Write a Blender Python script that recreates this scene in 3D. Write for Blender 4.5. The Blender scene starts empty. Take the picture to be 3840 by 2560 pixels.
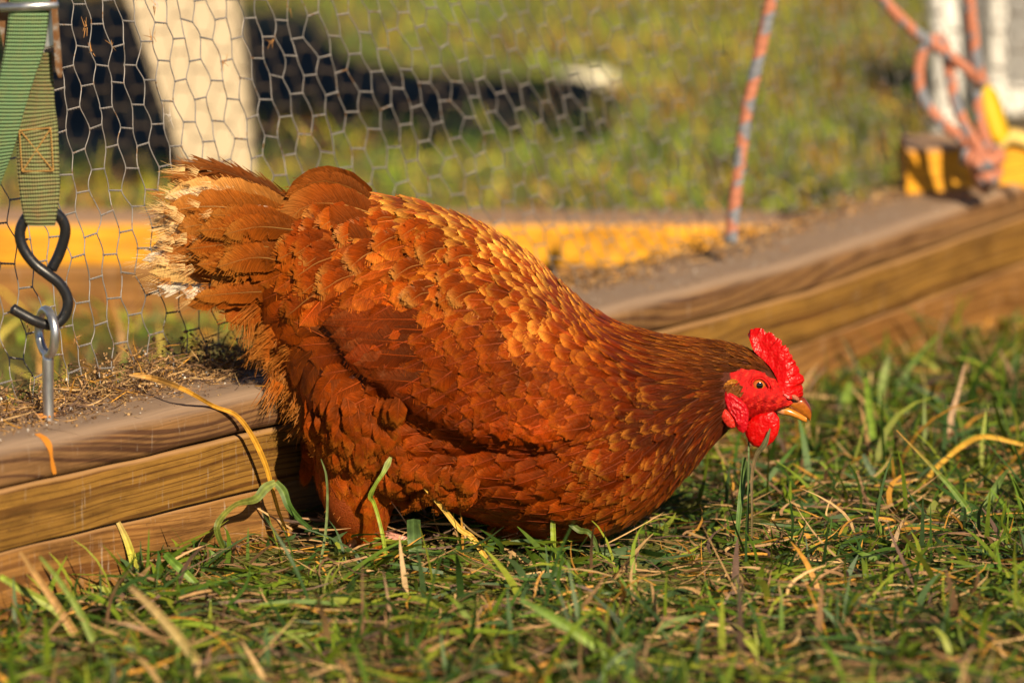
import bpy, math, random
import numpy as np
from mathutils import Vector, Matrix
from mathutils.bvhtree import BVHTree
random.seed(7); rng = np.random.default_rng(11)
R = math.radians
sc = bpy.context.scene

# ------------------------------------------------------------------ camera
PITCH = 0.171
S = 5.42e-5                      # radians per pixel of the 3840 px wide photograph
H = 0.6532
cam_d = bpy.data.cameras.new('camera'); cam = bpy.data.objects.new('camera', cam_d)
sc.collection.objects.link(cam); sc.camera = cam
cam.location = (0, 0, H); cam.rotation_euler = (math.pi/2 - PITCH, 0, 0)
cam_d.sensor_width = 36; cam_d.lens = 36/(3840*S)
cam_d.clip_start = 0.1; cam_d.clip_end = 2000
cam_d.dof.use_dof = True; cam_d.dof.focus_distance = 3.05; cam_d.dof.aperture_fstop = 5.3
# ------------------------------------------------------------------ world, sun, exposure
SUN_AZ, SUN_EL = R(22), R(33)    # azimuth: to the right of straight behind the camera
to_sun = Vector((math.sin(SUN_AZ)*math.cos(SUN_EL), -math.cos(SUN_AZ)*math.cos(SUN_EL), math.sin(SUN_EL)))
w = bpy.data.worlds.new("World"); sc.world = w; w.use_nodes = True
nt = w.node_tree
sky = nt.nodes.new('ShaderNodeTexSky'); sky.sky_type = 'NISHITA'; sky.sun_disc = False
sky.sun_elevation = SUN_EL; sky.air_density = .55; sky.dust_density = .2; sky.ozone_density = 1.0
sky.sun_rotation = math.atan2(to_sun.x, to_sun.y)
bg = nt.nodes['Background']; bg.inputs['Strength'].default_value = 0.05
nt.links.new(sky.outputs[0], bg.inputs[0])
sd = bpy.data.lights.new('sun', 'SUN'); sun = bpy.data.objects.new('sun', sd); sc.collection.objects.link(sun)
sd.energy = 5.0; sd.angle = R(0.5); sd.color = (1.0, 0.82, 0.57)
sun.rotation_euler = to_sun.to_track_quat('Z', 'Y').to_euler()
sun.location = (2, -2, 3)
sc.view_settings.view_transform = 'Standard'; sc.view_settings.look = 'None'
sc.view_settings.exposure = 0.57; sc.view_settings.gamma = 1
sc.cycles.max_bounces = 6; sc.cycles.transparent_max_bounces = 8
sc.cycles.use_denoising = True

# ------------------------------------------------------------------ helpers
FW = np.array([0, math.cos(PITCH), -math.sin(PITCH)]); UP = np.array([0, math.sin(PITCH), math.cos(PITCH)])
CAM = np.array([0, 0, H])
def pt(px, py, d):               # point at axial depth d
    return CAM + d*(FW + np.array([1, 0, 0])*(px-1920)*S + UP*(1280-py)*S)
def W(px, py, Y):                # point on the vertical plane y = Y
    r = FW + np.array([1, 0, 0])*(px-1920)*S + UP*(1280-py)*S
    return CAM + r*(Y/r[1])
def G(px, py, z):                # point on the level z
    r = FW + np.array([1, 0, 0])*(px-1920)*S + UP*(1280-py)*S
    return CAM + r*((z-H)/r[2])
def proj(p):
    q = np.asarray(p) - CAM
    d = q @ FW
    return 1920 + q[..., 0]/d/S, 1280 - (q @ UP)/d/S
def ink(c, k=1.0): return (c[0]*k, c[1]*k, c[2]*k)

class MB:
    """collects vertices, quads/tris and point colours"""
    def __init__(s): s.v = []; s.f = []; s.c = []; s.b = []; s.n = 0
    def add(s, v, f, c=None, bc=None):
        v = np.asarray(v, float).reshape(-1, 3); f = np.asarray(f, int)
        if f.ndim == 2 and f.shape[1] == 3: f = np.hstack([f, -np.ones((len(f), 1), int) - s.n])
        s.v.append(v); s.f.append(np.where(f < 0, -1, f + s.n) if (f < 0).any() else f + s.n)
        if c is None: c = (1, 1, 1)
        c = np.asarray(c, float)
        if c.ndim == 1: c = np.tile(c, (len(v), 1))
        s.c.append(c); s.n += len(v)
        s.b.append(np.zeros((len(v), 3)) if bc is None else bc)
    def build(s, name, m, parent=None, origin=(0, 0, 0), smooth=True):
        v = np.vstack(s.v) - np.asarray(origin, float); f = np.vstack(s.f); c = np.vstack(s.c)
        me = bpy.data.meshes.new(name)
        cnt = np.where(f[:, 3] < 0, 3, 4); tot = int(cnt.sum())
        me.vertices.add(len(v)); me.vertices.foreach_set('co', v.astype(np.float32).ravel())
        me.loops.add(tot); me.polygons.add(len(f))
        idx = f.ravel(); idx = idx[idx >= 0]
        me.loops.foreach_set('vertex_index', idx.astype(np.int32))
        st = np.concatenate([[0], np.cumsum(cnt)[:-1]])
        me.polygons.foreach_set('loop_start', st.astype(np.int32))
        me.polygons.foreach_set('loop_total', cnt.astype(np.int32))
        me.polygons.foreach_set('use_smooth', np.full(len(f), smooth))
        a = me.attributes.new('Col', 'FLOAT_COLOR', 'POINT')
        a.data.foreach_set('color', np.hstack([c, np.ones((len(c), 1))]).astype(np.float32).ravel())
        B3 = np.vstack(s.b)
        if B3.any():
            a = me.attributes.new('Barb', 'FLOAT_VECTOR', 'POINT'); a.data.foreach_set('vector', B3.astype(np.float32).ravel())
        me.update(calc_edges=True); me.validate()
        me.materials.append(m)
        o = bpy.data.objects.new(name, me); sc.collection.objects.link(o)
        if parent: o.parent = parent
        else: o.location = origin
        return o
def grid_faces(n, m, wrap=False):
    """n rows of m vertices"""
    a = []
    mm = m if wrap else m-1
    i = np.arange(n-1)[:, None]*m; j = np.arange(mm)[None, :]
    j2 = (j+1) % m
    return np.stack([i+j, i+j2, i+m+j2, i+m+j], -1).reshape(-1, 4)
def spline(P, n):
    """Catmull-Rom through the points"""
    P = np.asarray(P, float); k = len(P)
    Q = np.vstack([2*P[0]-P[1], P, 2*P[-1]-P[-2]])
    t = np.linspace(0, k-1-1e-9, n); i = t.astype(int); u = (t-i)[:, None]
    a, b, c, d = Q[i], Q[i+1], Q[i+2], Q[i+3]
    return .5*(2*b + (c-a)*u + (2*a-5*b+4*c-d)*u**2 + (3*b-a-3*c+d)*u**3)
def tube(mb, P, r, k=8, col=None, cap=True, squash=None):
    P = np.asarray(P, float); n = len(P)
    r = np.full(n, r) if np.isscalar(r) else np.asarray(r, float)
    T = np.gradient(P, axis=0); T /= np.linalg.norm(T, axis=1)[:, None] + 1e-12
    ref = np.array([0, 0, 1.]) if abs(T[0][2]) < .9 else np.array([1., 0, 0])
    N = np.zeros_like(P); nn = ref - T[0]*(ref @ T[0]); nn /= np.linalg.norm(nn)
    for i in range(n):
        nn = nn - T[i]*(nn @ T[i]); nn /= np.linalg.norm(nn) + 1e-12; N[i] = nn
    B = np.cross(T, N)
    a = np.arange(k)/k*2*math.pi
    V = P[:, None] + r[:, None, None]*(np.cos(a)[None, :, None]*N[:, None] + np.sin(a)[None, :, None]*B[:, None])
    V = V.reshape(-1, 3); F = grid_faces(n, k, True)
    if cap:
        c0 = len(V); V = np.vstack([V, P[0]-T[0]*r[0]*.3, P[-1]+T[-1]*r[-1]*.3])
        f0 = [[c0, (j+1) % k, j, -1] for j in range(k)]; f1 = [[c0+1, (n-1)*k+j, (n-1)*k+(j+1) % k, -1] for j in range(k)]
        F = np.vstack([F, np.array(f0), np.array(f1)])
    if col is not None:
        col = np.asarray(col, float)
        if col.ndim == 2: col = np.repeat(col, k, 0); col = np.vstack([col, col[:1], col[-1:]]) if cap else col
    mb.add(V, F, col)
def thing(name, loc, label, cat, group=None):
    o = bpy.data.objects.new(name, None); sc.collection.objects.link(o)
    o.location = loc; o.empty_display_size = .02
    return tag(o, label, cat, group)
def tag(o, label, cat, group=None):
    o['label'] = label; o['category'] = cat
    if group: o['group'] = group
    return o
def snoise(p, seed=0, f=1.0):
    """cheap smooth pseudo noise in about -1..1 from summed sines"""
    p = np.asarray(p)*f; r = np.random.default_rng(seed); s = 0
    for k in range(7):
        d = r.normal(size=p.shape[-1]); s = s + np.sin(p @ d*1.6 + r.uniform(0, 6.28))
    return s/3.2

# ------------------------------------------------------------------ materials
def mat(name):
    m = bpy.data.materials.new(name); m.use_nodes = True
    return m, m.node_tree, m.node_tree.nodes['Principled BSDF']
def N_(nt, t, **k):
    n = nt.nodes.new(t)
    for a, b in k.items():
        if a in ('blend_type', 'operation', 'data_type', 'attribute_name', 'noise_dimensions', 'wave_type', 'bands_direction', 'musgrave_type', 'feature', 'wave_profile'): setattr(n, a, b)
        else: n.inputs[a].default_value = b
    return n
def ramp(nt, src, stops, interp='LINEAR'):
    r = nt.nodes.new('ShaderNodeValToRGB'); r.color_ramp.interpolation = interp
    e = r.color_ramp.elements
    while len(e) < len(stops): e.new(.5)
    for k, (p, c) in enumerate(stops):
        e[k].position = p; e[k].color = (*c, 1) if len(c) == 3 else c
    nt.links.new(src, r.inputs[0]); return r
def mixc(nt, f, a, b, mode='MIX'):
    n = nt.nodes.new('ShaderNodeMix'); n.data_type = 'RGBA'; n.blend_type = mode
    for s, x in ((0, f), (6, a), (7, b)):
        if hasattr(x, 'is_output') or isinstance(x, bpy.types.NodeSocket): nt.links.new(x, n.inputs[s])
        elif isinstance(x, (int, float)): n.inputs[s].default_value = x if s == 0 else (x, x, x, 1)
        else: n.inputs[s].default_value = (*x, 1)
    return n.outputs[2]
def mapping(nt, scale, coord='Object', loc=(0, 0, 0)):
    tc = nt.nodes.new('ShaderNodeTexCoord'); mp = nt.nodes.new('ShaderNodeMapping')
    mp.inputs['Scale'].default_value = scale; mp.inputs['Location'].default_value = loc
    nt.links.new(tc.outputs[coord], mp.inputs[0]); return mp.outputs[0]
def noise(nt, vec, scale, detail=3, rough=.5, dist=0):
    n = nt.nodes.new('ShaderNodeTexNoise'); n.inputs['Scale'].default_value = scale
    n.inputs['Detail'].default_value = detail; n.inputs['Roughness'].default_value = rough
    n.inputs['Distortion'].default_value = dist
    nt.links.new(vec, n.inputs['Vector']); return n.outputs['Fac']
def bump(nt, b, h, strength, dist):
    n = nt.nodes.new('ShaderNodeBump'); n.inputs['Strength'].default_value = strength
    n.inputs['Distance'].default_value = dist
    nt.links.new(h, n.inputs['Height']); nt.links.new(n.outputs[0], b.inputs['Normal']); return n
def vcol_mat(name, rough=.6, transl=0.0, spec=.4, var=0.0, sheen=0.0):
    m, nt, b = mat(name)
    a = nt.nodes.new('ShaderNodeAttribute'); a.attribute_name = 'Col'; c = a.outputs['Color']
    if var:
        n = noise(nt, mapping(nt, (1, 1, 1)), 300, 3)
        r = ramp(nt, n, [(.3, (1-var,)*3), (.7, (1+var,)*3)]); c = mixc(nt, 1.0, c, r.outputs[0], 'MULTIPLY')
    nt.links.new(c, b.inputs['Base Color']); b.inputs['Roughness'].default_value = rough
    b.inputs['Specular IOR Level'].default_value = spec
    if transl:
        t = nt.nodes.new('ShaderNodeBsdfTranslucent'); nt.links.new(c, t.inputs[0])
        mx = nt.nodes.new('ShaderNodeMixShader'); mx.inputs[0].default_value = transl
        nt.links.new(b.outputs[0], mx.inputs[1]); nt.links.new(t.outputs[0], mx.inputs[2])
        nt.links.new(mx.outputs[0], nt.nodes['Material Output'].inputs[0])
    return m
def wood_mat(name, base, dark, pale, seed=0.0, top=None, weather=.5):
    """softwood: object coordinates run along the length (x), depth (y) and height (z)"""
    m, nt, b = mat(name); L = nt.links
    at = nt.nodes.new('ShaderNodeAttribute'); at.attribute_name = 'Grain'     # board space, metres
    def mp_(sc_, loc=(0, 0, 0)):
        mp = nt.nodes.new('ShaderNodeMapping'); mp.inputs['Scale'].default_value = sc_; mp.inputs['Location'].default_value = loc
        L.new(at.outputs['Vector'], mp.inputs[0]); return mp.outputs[0]
    warp = noise(nt, mp_((2.6, 7, 7), (seed, 0, 0)), 1.0, 1.5, .4)
    sep = nt.nodes.new('ShaderNodeSeparateXYZ'); L.new(mp_((1, 1, 1)), sep.inputs[0])
    ma = N_(nt, 'ShaderNodeMath', operation='MULTIPLY'); L.new(warp, ma.inputs[0]); ma.inputs[1].default_value = .07
    ad = N_(nt, 'ShaderNodeMath', operation='ADD'); L.new(sep.outputs[2], ad.inputs[0]); L.new(ma.outputs[0], ad.inputs[1])
    my = N_(nt, 'ShaderNodeMath', operation='MULTIPLY'); L.new(sep.outputs[1], my.inputs[0]); my.inputs[1].default_value = .45
    ad2 = N_(nt, 'ShaderNodeMath', operation='ADD'); L.new(ad.outputs[0], ad2.inputs[0]); L.new(my.outputs[0], ad2.inputs[1])
    cmb = nt.nodes.new('ShaderNodeCombineXYZ'); L.new(ad2.outputs[0], cmb.inputs[2])
    mx = N_(nt, 'ShaderNodeMath', operation='MULTIPLY'); L.new(sep.outputs[0], mx.inputs[0]); mx.inputs[1].default_value = .004
    L.new(mx.outputs[0], cmb.inputs[0]); cmb.inputs[1].default_value = seed*3.1
    rings = noise(nt, cmb.outputs[0], 150, 1.5, .5)
    rr = ramp(nt, rings, [(.33, base), (.40, dark), (.44, base), (.53, base), (.565, dark), (.61, dark), (.64, base)])
    big = noise(nt, mp_((4, 30, 30), (seed*2, 0, 0)), 1.0, 3, .5)
    c = mixc(nt, ramp(nt, big, [(.35, (0,)*3), (.75, (1,)*3)]).outputs[0], rr.outputs[0], pale)
    c = mixc(nt, .35, rr.outputs[0], c)
    fine = noise(nt, mp_((25, 700, 900)), 1.0, 3, .6)
    c = mixc(nt, 1.0, c, ramp(nt, fine, [(.3, (.72,)*3), (.7, (1.2,)*3)]).outputs[0], 'MULTIPLY')
    # whitish vertical scrapes and droppings
    scr = noise(nt, mp_((260, 40, 26), (seed, 3, 1)), 1.0, 4, .75)
    c = mixc(nt, ramp(nt, scr, [(.60, (0,)*3), (.76, (.6,)*3)]).outputs[0], c, (.55, .47, .38))
    sp = noise(nt, mp_((500, 500, 500)), 1.0, 2, .5)
    c = mixc(nt, ramp(nt, sp, [(.70, (0,)*3), (.76, (.7,)*3)]).outputs[0], c, (.05, .03, .02))
    ck = noise(nt, mp_((6, 260, 420), (seed*5, 0, 0)), 1.0, 2, .4)
    ckr = ramp(nt, ck, [(.485, (0,)*3), (.5, (1,)*3), (.515, (0,)*3)]).outputs[0]
    gate = ramp(nt, noise(nt, mp_((9, 60, 60), (seed*9, 1, 0)), 1.0, 2, .5), [(.56, (0,)*3), (.64, (.8,)*3)]).outputs[0]
    c = mixc(nt, mixc(nt, 1.0, ckr, gate, 'MULTIPLY'), c, (.02, .010, .005))
    stn = noise(nt, mp_((14, 30, 45), (seed*3, 7, 0)), 1.0, 5, .7)
    c = mixc(nt, 1.0, c, ramp(nt, stn, [(.32, (.55, .52, .50)), (.5, (1,)*3), (.7, (1.22,)*3)]).outputs[0], 'MULTIPLY')
    # weathered upper face: greyer
    if top:
        geo = nt.nodes.new('ShaderNodeNewGeometry'); s2 = nt.nodes.new('ShaderNodeSeparateXYZ'); L.new(geo.outputs['Normal'], s2.inputs[0])
        wn = noise(nt, mp_((10, 90, 90)), 1.0, 4, .6)
        am = N_(nt, 'ShaderNodeMath', operation='MULTIPLY'); L.new(wn, am.inputs[0]); am.inputs[1].default_value = .5
        aa = N_(nt, 'ShaderNodeMath', operation='ADD'); L.new(s2.outputs[2], aa.inputs[0]); L.new(am.outputs[0], aa.inputs[1])
        gr = mixc(nt, fine, ink(top, .75), ink(top, 1.25))
        c = mixc(nt, ramp(nt, aa.outputs[0], [(.45, (0,)*3), (1.0, (1,)*3)]).outputs[0], c, gr)
    L.new(c, b.inputs['Base Color']); b.inputs['Roughness'].default_value = .62; b.inputs['Specular IOR Level'].default_value = .3
    add = N_(nt, 'ShaderNodeMath', operation='ADD'); L.new(fine, add.inputs[0]); L.new(rings, add.inputs[1])
    bump(nt, b, add.outputs[0], .5, .0009)
    return m

M_wood_top = wood_mat('weathered_board', (.21, .105, .036), (.060, .020, .008), (.24, .14, .075), 1.3, (.27, .185, .125))
M_wood_mid = wood_mat('ochre_board', (.25, .125, .022), (.085, .030, .006), (.27, .145, .03), 4.1, (.34, .19, .08))
M_wood_low = wood_mat('tan_board', (.27, .125, .030), (.13, .048, .010), (.32, .18, .07), 7.7, (.34, .19, .08))
M_wood_yel = wood_mat('yellow_board', (.78, .36, .020), (.60, .24, .012), (.85, .42, .04), 2.2, (.36, .22, .13))

m, nt, b = mat('soil'); M_soil = m
mp = mapping(nt, (1, 1, 1))
n1 = noise(nt, mp, 9, 5, .6); n2 = noise(nt, mp, 120, 4, .7); n3 = noise(nt, mp, 1.6, 4, .6)
c = ramp(nt, n1, [(.3, (.035, .022, .012)), (.55, (.085, .055, .028)), (.75, (.14, .10, .05))]).outputs[0]
c = mixc(nt, ramp(nt, n3, [(.36, (0,)*3), (.52, (.85,)*3)]).outputs[0], c, (.15, .17, .015))
c = mixc(nt, 1.0, c, ramp(nt, n2, [(.3, (.5,)*3), (.7, (1.3,)*3)]).outputs[0], 'MULTIPLY')
nt.links.new(c, b.inputs['Base Color']); b.inputs['Roughness'].default_value = .95; bump(nt, b, n2, .8, .006)

M_grass = vcol_mat('grass_blades', .5, .30, .35, .18)
M_straw = vcol_mat('dry_straw', .6, .12, .3, .15)
m, nt, b = mat('feather_vane'); M_feather = m
a = nt.nodes.new('ShaderNodeAttribute'); a.attribute_name = 'Col'; ab = nt.nodes.new('ShaderNodeAttribute'); ab.attribute_name = 'Barb'
n = noise(nt, ab.outputs['Vector'], 1.0, 3, .7); n2 = noise(nt, mapping(nt, (1, 1, 1)), 55, 2, .5)
c = mixc(nt, 1.0, a.outputs['Color'], ramp(nt, n, [(.28, (.52,)*3), (.5, (1.0,)*3), (.72, (1.7,)*3)]).outputs[0], 'MULTIPLY')
nt.links.new(c, b.inputs['Base Color']); b.inputs['Roughness'].default_value = .40; b.inputs['Specular IOR Level'].default_value = .26
b.inputs['Specular Tint'].default_value = (1, .60, .30, 1)
bump(nt, b, n, .8, .0012)
t = nt.nodes.new('ShaderNodeBsdfTranslucent'); nt.links.new(c, t.inputs[0]); mx = nt.nodes.new('ShaderNodeMixShader'); mx.inputs[0].default_value = .12
nt.links.new(b.outputs[0], mx.inputs[1]); nt.links.new(t.outputs[0], mx.inputs[2]); nt.links.new(mx.outputs[0], nt.nodes['Material Output'].inputs[0])
M_litter = vcol_mat('litter', .85, 0, .2, .3)
m, nt, b = mat('galvanised_wire'); M_wire = m
n = noise(nt, mapping(nt, (1, 1, 1)), 160, 4, .6)
c = ramp(nt, n, [(.35, (.20, .19, .185)), (.58, (.30, .275, .26)), (.66, (.20, .11, .05)), (.8, (.14, .07, .03))]).outputs[0]
nt.links.new(c, b.inputs['Base Color']); b.inputs['Metallic'].default_value = .35; b.inputs['Roughness'].default_value = .55
m, nt, b = mat('rusted_wire'); M_wire2 = m
b.inputs['Base Color'].default_value = (.085, .06, .04, 1); b.inputs['Roughness'].default_value = .7
m, nt, b = mat('bright_zinc'); M_zinc = m
n = noise(nt, mapping(nt, (1, 1, .3)), 180, 4, .6)
nt.links.new(ramp(nt, n, [(.3, (.42, .43, .45)), (.7, (.75, .75, .76))]).outputs[0], b.inputs['Base Color'])
b.inputs['Metallic'].default_value = .9; b.inputs['Roughness'].default_value = .33; bump(nt, b, n, .25, .0006)
m, nt, b = mat('black_coated_steel'); M_black = m
n = noise(nt, mapping(nt, (1, 1, 1)), 420, 5, .7)
nt.links.new(ramp(nt, n, [(.60, (.012, .012, .014)), (.74, (.12, .075, .04))]).outputs[0], b.inputs['Base Color'])
b.inputs['Roughness'].default_value = .34; b.inputs['Specular IOR Level'].default_value = .6; bump(nt, b, n, .2, .0004)
m, nt, b = mat('rusty_steel'); M_rust = m
n = noise(nt, mapping(nt, (1, 1, 1)), 140, 5, .65)
nt.links.new(ramp(nt, n, [(.35, (.32, .30, .28)), (.5, (.20, .10, .04)), (.7, (.16, .055, .015))]).outputs[0], b.inputs['Base Color'])
b.inputs['Metallic'].default_value = .5; b.inputs['Roughness'].default_value = .5; bump(nt, b, n, .4, .0006)
def webbing(name, c0, c1, dirt):
    m, nt, b = mat(name)
    at = nt.nodes.new('ShaderNodeAttribute'); at.attribute_name = 'Grain'
    sep = nt.nodes.new('ShaderNodeSeparateXYZ'); nt.links.new(at.outputs['Vector'], sep.inputs[0])
    def wv(sock, f, o=None):
        a = N_(nt, 'ShaderNodeMath', operation='MULTIPLY'); nt.links.new(sock, a.inputs[0]); a.inputs[1].default_value = f
        if o is not None:
            a2 = N_(nt, 'ShaderNodeMath', operation='ADD'); nt.links.new(a.outputs[0], a2.inputs[0]); nt.links.new(o, a2.inputs[1]); a = a2
        s = N_(nt, 'ShaderNodeMath', operation='SINE'); nt.links.new(a.outputs[0], s.inputs[0]); return s.outputs[0]
    rows = wv(sep.outputs[2], 2*math.pi/.0023)
    cols = wv(sep.outputs[0], 2*math.pi/.0016)
    h = N_(nt, 'ShaderNodeMath', operation='MULTIPLY_ADD'); nt.links.new(cols, h.inputs[0]); h.inputs[1].default_value = .35; nt.links.new(rows, h.inputs[2])
    n = noise(nt, at.outputs['Vector'], 130, 4, .65)
    c = mixc(nt, ramp(nt, h.outputs[0], [(0, (1,)*3), (.55, (0,)*3)]).outputs[0], c0, c1)
    c = mixc(nt, ramp(nt, n, [(.45, (0,)*3), (.7, (.8,)*3)]).outputs[0], c, dirt)
    nt.links.new(c, b.inputs['Base Color']); b.inputs['Roughness'].default_value = .75
    bump(nt, b, h.outputs[0], .9, .0007); return m
M_web = webbing('green_webbing', (.20, .33, .15), (.10, .19, .08), (.20, .25, .10))
M_web2 = webbing('olive_webbing', (.25, .29, .11), (.13, .13, .05), (.24, .15, .06))
M_thread = vcol_mat('stitching_thread', .8)
def plain(name, col, rough=.6, var=.12, scale=60, metal=0, b_=.0, transl=0):
    m, nt, b = mat(name); n = noise(nt, mapping(nt, (1, 1, 1)), scale, 5, .6)
    nt.links.new(ramp(nt, n, [(.3, ink(col, 1-var)), (.7, ink(col, 1+var))]).outputs[0], b.inputs['Base Color'])
    b.inputs['Roughness'].default_value = rough; b.inputs['Metallic'].default_value = metal
    if b_: bump(nt, b, n, .5, b_)
    return m
M_paint = plain('white_paint', (.56, .45, .31), .6, .10, 25, b_=.001)
M_white = plain('white_plastic', (.80, .77, .72), .45, .06, 15)
M_jug = plain('grey_tub_plastic', (.33, .32, .31), .5, .35, 22)
M_dark = plain('dark_plank', (.06, .05, .04), .8, .3, 40)
M_shade = plain('shade_black', (.006, .009, .009), .7, .4, 9)  # near-black colour of the sheet that stands in for shade
M_shade.node_tree.nodes['Principled BSDF'].inputs['Specular IOR Level'].default_value = .05
M_stone = plain('pale_stone', (.62, .58, .42), .8, .15, 60, b_=.002)

# ------------------------------------------------------------------ ground
def build_ground():
    mb = MB()
    xs = np.concatenate([[-400, -120, -40, -15, -6], np.linspace(-3, 3, 90), [6, 15, 40, 120, 400]])
    ys = np.concatenate([[-400, -100, -30, -8], np.linspace(-1, 9, 150), [14, 30, 80, 200, 600]])
    X, Y = np.meshgrid(xs, ys)
    Z = gz(X, Y) - .003
    V = np.stack([X, Y, Z], -1).reshape(-1, 3)
    mb.add(V, grid_faces(len(ys), len(xs)))
    o = mb.build('ground', M_soil); o['kind'] = 'structure'
def gz(X, Y):
    near = np.clip(1-np.abs(X)/5, 0, 1)*np.clip((9-Y)/3, 0, 1)*np.clip((Y+1)/1, 0, 1)
    P = np.stack([X, Y], -1)
    return near*(.0035*snoise(P, 3, 9) + .0025*snoise(P, 5, 25)) + near*np.clip((X-.15)*.03, 0, .02)
build_ground()

# ------------------------------------------------------------------ timber line geometry
A0 = pt(0, 1836, 2.888); A1 = pt(3050, 1094, 3.609)
tdir = (A1-A0)[:2]; tlen = np.linalg.norm(tdir); tdir = tdir/tlen
tnor = np.array([-tdir[1], tdir[0]])            # away from the camera
ZT = .102                                       # upper face
def tz(s):                                      # slight sag and rise along the length
    x = s/tlen
    return -.016*x*(1-x) + np.clip(x-1, 0, 3)*.03
def T(s, w, z):                                 # s along, w behind the front face, z up
    s = np.asarray(s, float)
    p = A0[:2] + tdir*s[..., None] + tnor*np.asarray(w)[..., None] if s.ndim else A0[:2]+tdir*float(s)+tnor*float(w)
    return np.concatenate([p, (np.asarray(z)+tz(s))[..., None]], -1) if s.ndim else np.array([p[0], p[1], z+float(tz(s))])
def set_grain(o, arr):
    a = o.data.attributes.new('Grain', 'FLOAT_VECTOR', 'POINT'); a.data.foreach_set('vector', np.asarray(arr, np.float32).ravel())
def board(name, fn, s0, s1, w0, w1, z0, z1, rad, m, parent, ns=70, seed=0):
    """rounded board swept along s; fn maps (s, w, z) to the world"""
    prof = []
    for cx, cz, a0 in ((w0+rad, z1-rad, 180), (w1-rad, z1-rad, 90), (w1-rad, z0+rad*.45, 0), (w0+rad*.45, z0+rad*.45, -90)):
        rr = rad if cz > (z0+z1)/2 else rad*.45
        for k in range(6):
            a = R(a0 - 90*k/5); prof.append((cx+rr*math.cos(a), cz+rr*math.sin(a)))
    # densify the long sides
    P = []
    for i in range(len(prof)):
        a = np.array(prof[i]); c = np.array(prof[(i+1) % len(prof)]); n = max(1, int(np.linalg.norm(c-a)/.008))
        for k in range(n): P.append(a+(c-a)*k/n)
    P = np.array(P); k = len(P)
    ss = np.linspace(s0, s1, ns)
    SS = np.repeat(ss, k); WW = np.tile(P[:, 0], ns); ZZ = np.tile(P[:, 1], ns)
    q = np.stack([SS, WW, ZZ], -1)
    WW = WW + .0006*snoise(q, seed, 25); ZZ = ZZ + .0006*snoise(q, seed+1, 30)
    V = fn(SS, WW, ZZ); F = grid_faces(ns, k, True)
    c0 = len(V); ce = np.array([[s0, (w0+w1)/2, (z0+z1)/2], [s1, (w0+w1)/2, (z0+z1)/2]])
    V = np.vstack([V, fn(ce[:, 0], ce[:, 1], ce[:, 2])])
    f0 = np.array([[c0, j, (j+1) % k, -1] for j in range(k)]); f1 = np.array([[c0+1, (ns-1)*k+(j+1) % k, (ns-1)*k+j, -1] for j in range(k)])
    mb = MB(); mb.add(V, np.vstack([F, f0, f1]))
    o = mb.build(name, m, parent, parent.location)
    set_grain(o, np.vstack([q, ce])); return o
SL0, SL1 = -.45, 1.35
tb = thing('timber_border', T(0., 0., 0.), 'three stacked weathered softwood boards behind the hen edging the grass', 'timber')
board('board', T, SL0, SL1, 0, .089, .0765, ZT, .010, M_wood_top, tb, 120, 1)['label'] = 'greyish top board with rounded edge'
board('board', T, SL0, SL1, .0012, .088, .0388, .0757, .0035, M_wood_mid, tb, 120, 2)['label'] = 'ochre middle board'
board('board', T, SL0, SL1, .0035, .088, -.012, .0380, .0035, M_wood_low, tb, 120, 3)['label'] = 'tan bottom board sunk in the grass'
# orange paint run down the top board below the eye bolt
mb = MB()
def front_s(px, py, z):        # s where the view line through the pixel meets the front face
    lo, hi = -.5, 1.5
    for _ in range(50):
        mid = (lo+hi)/2
        if proj(T(mid, 0., z))[0] < px: lo = mid
        else: hi = mid
    return lo
s_d = front_s(185, 1700, .09)
rows = []
for k in range(14):
    t = k/13; z = ZT+.0004 - t*.024; wv_ = -.0006 if z < ZT-.010 else .010-math.sqrt(max(0, .01**2-(z-(ZT-.010))**2))-.0006
    hw = .0026*(1-.5*t) + .0006*math.sin(9*t)
    rows.append([T(s_d-hw+.004*t*t, wv_, z), T(s_d+hw+.004*t*t, wv_, z)])
mb.add(np.array(rows).reshape(-1, 3), grid_faces(14, 2), (.55, .20, .02))
mb.build('paint_run', vcol_mat('orange_paint', .5), tb, tb.location)

# rear yellow border
def rear(px_l, px_r, d, name_label, z_list, wdt, mats):
    Yb = d
    a = pt(px_l, 1170, d); c = pt(px_r, 1170, d)
    def fn(s, w_, z): return np.stack([s, a[1]+w_, z], -1)
    return fn, a, c
YR = float(G(1500, 1175, 0.0)[1])
fnR = lambda s, w_, z: np.stack([np.asarray(s), YR - .015*np.asarray(s) + w_, z], -1)
yb = thing('timber_border', (0, YR, 0), 'bright yellow painted boards on the far side of the wire pen', 'timber')
board('board', fnR, -1.1, .50, 0, .075, .0385, .074, .004, M_wood_yel, yb, 60, 11)
board('board', fnR, -1.1, .50, .002, .073, -.01, .0378, .004, M_wood_low, yb, 60, 12)['label'] = 'browner lower board'

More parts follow.
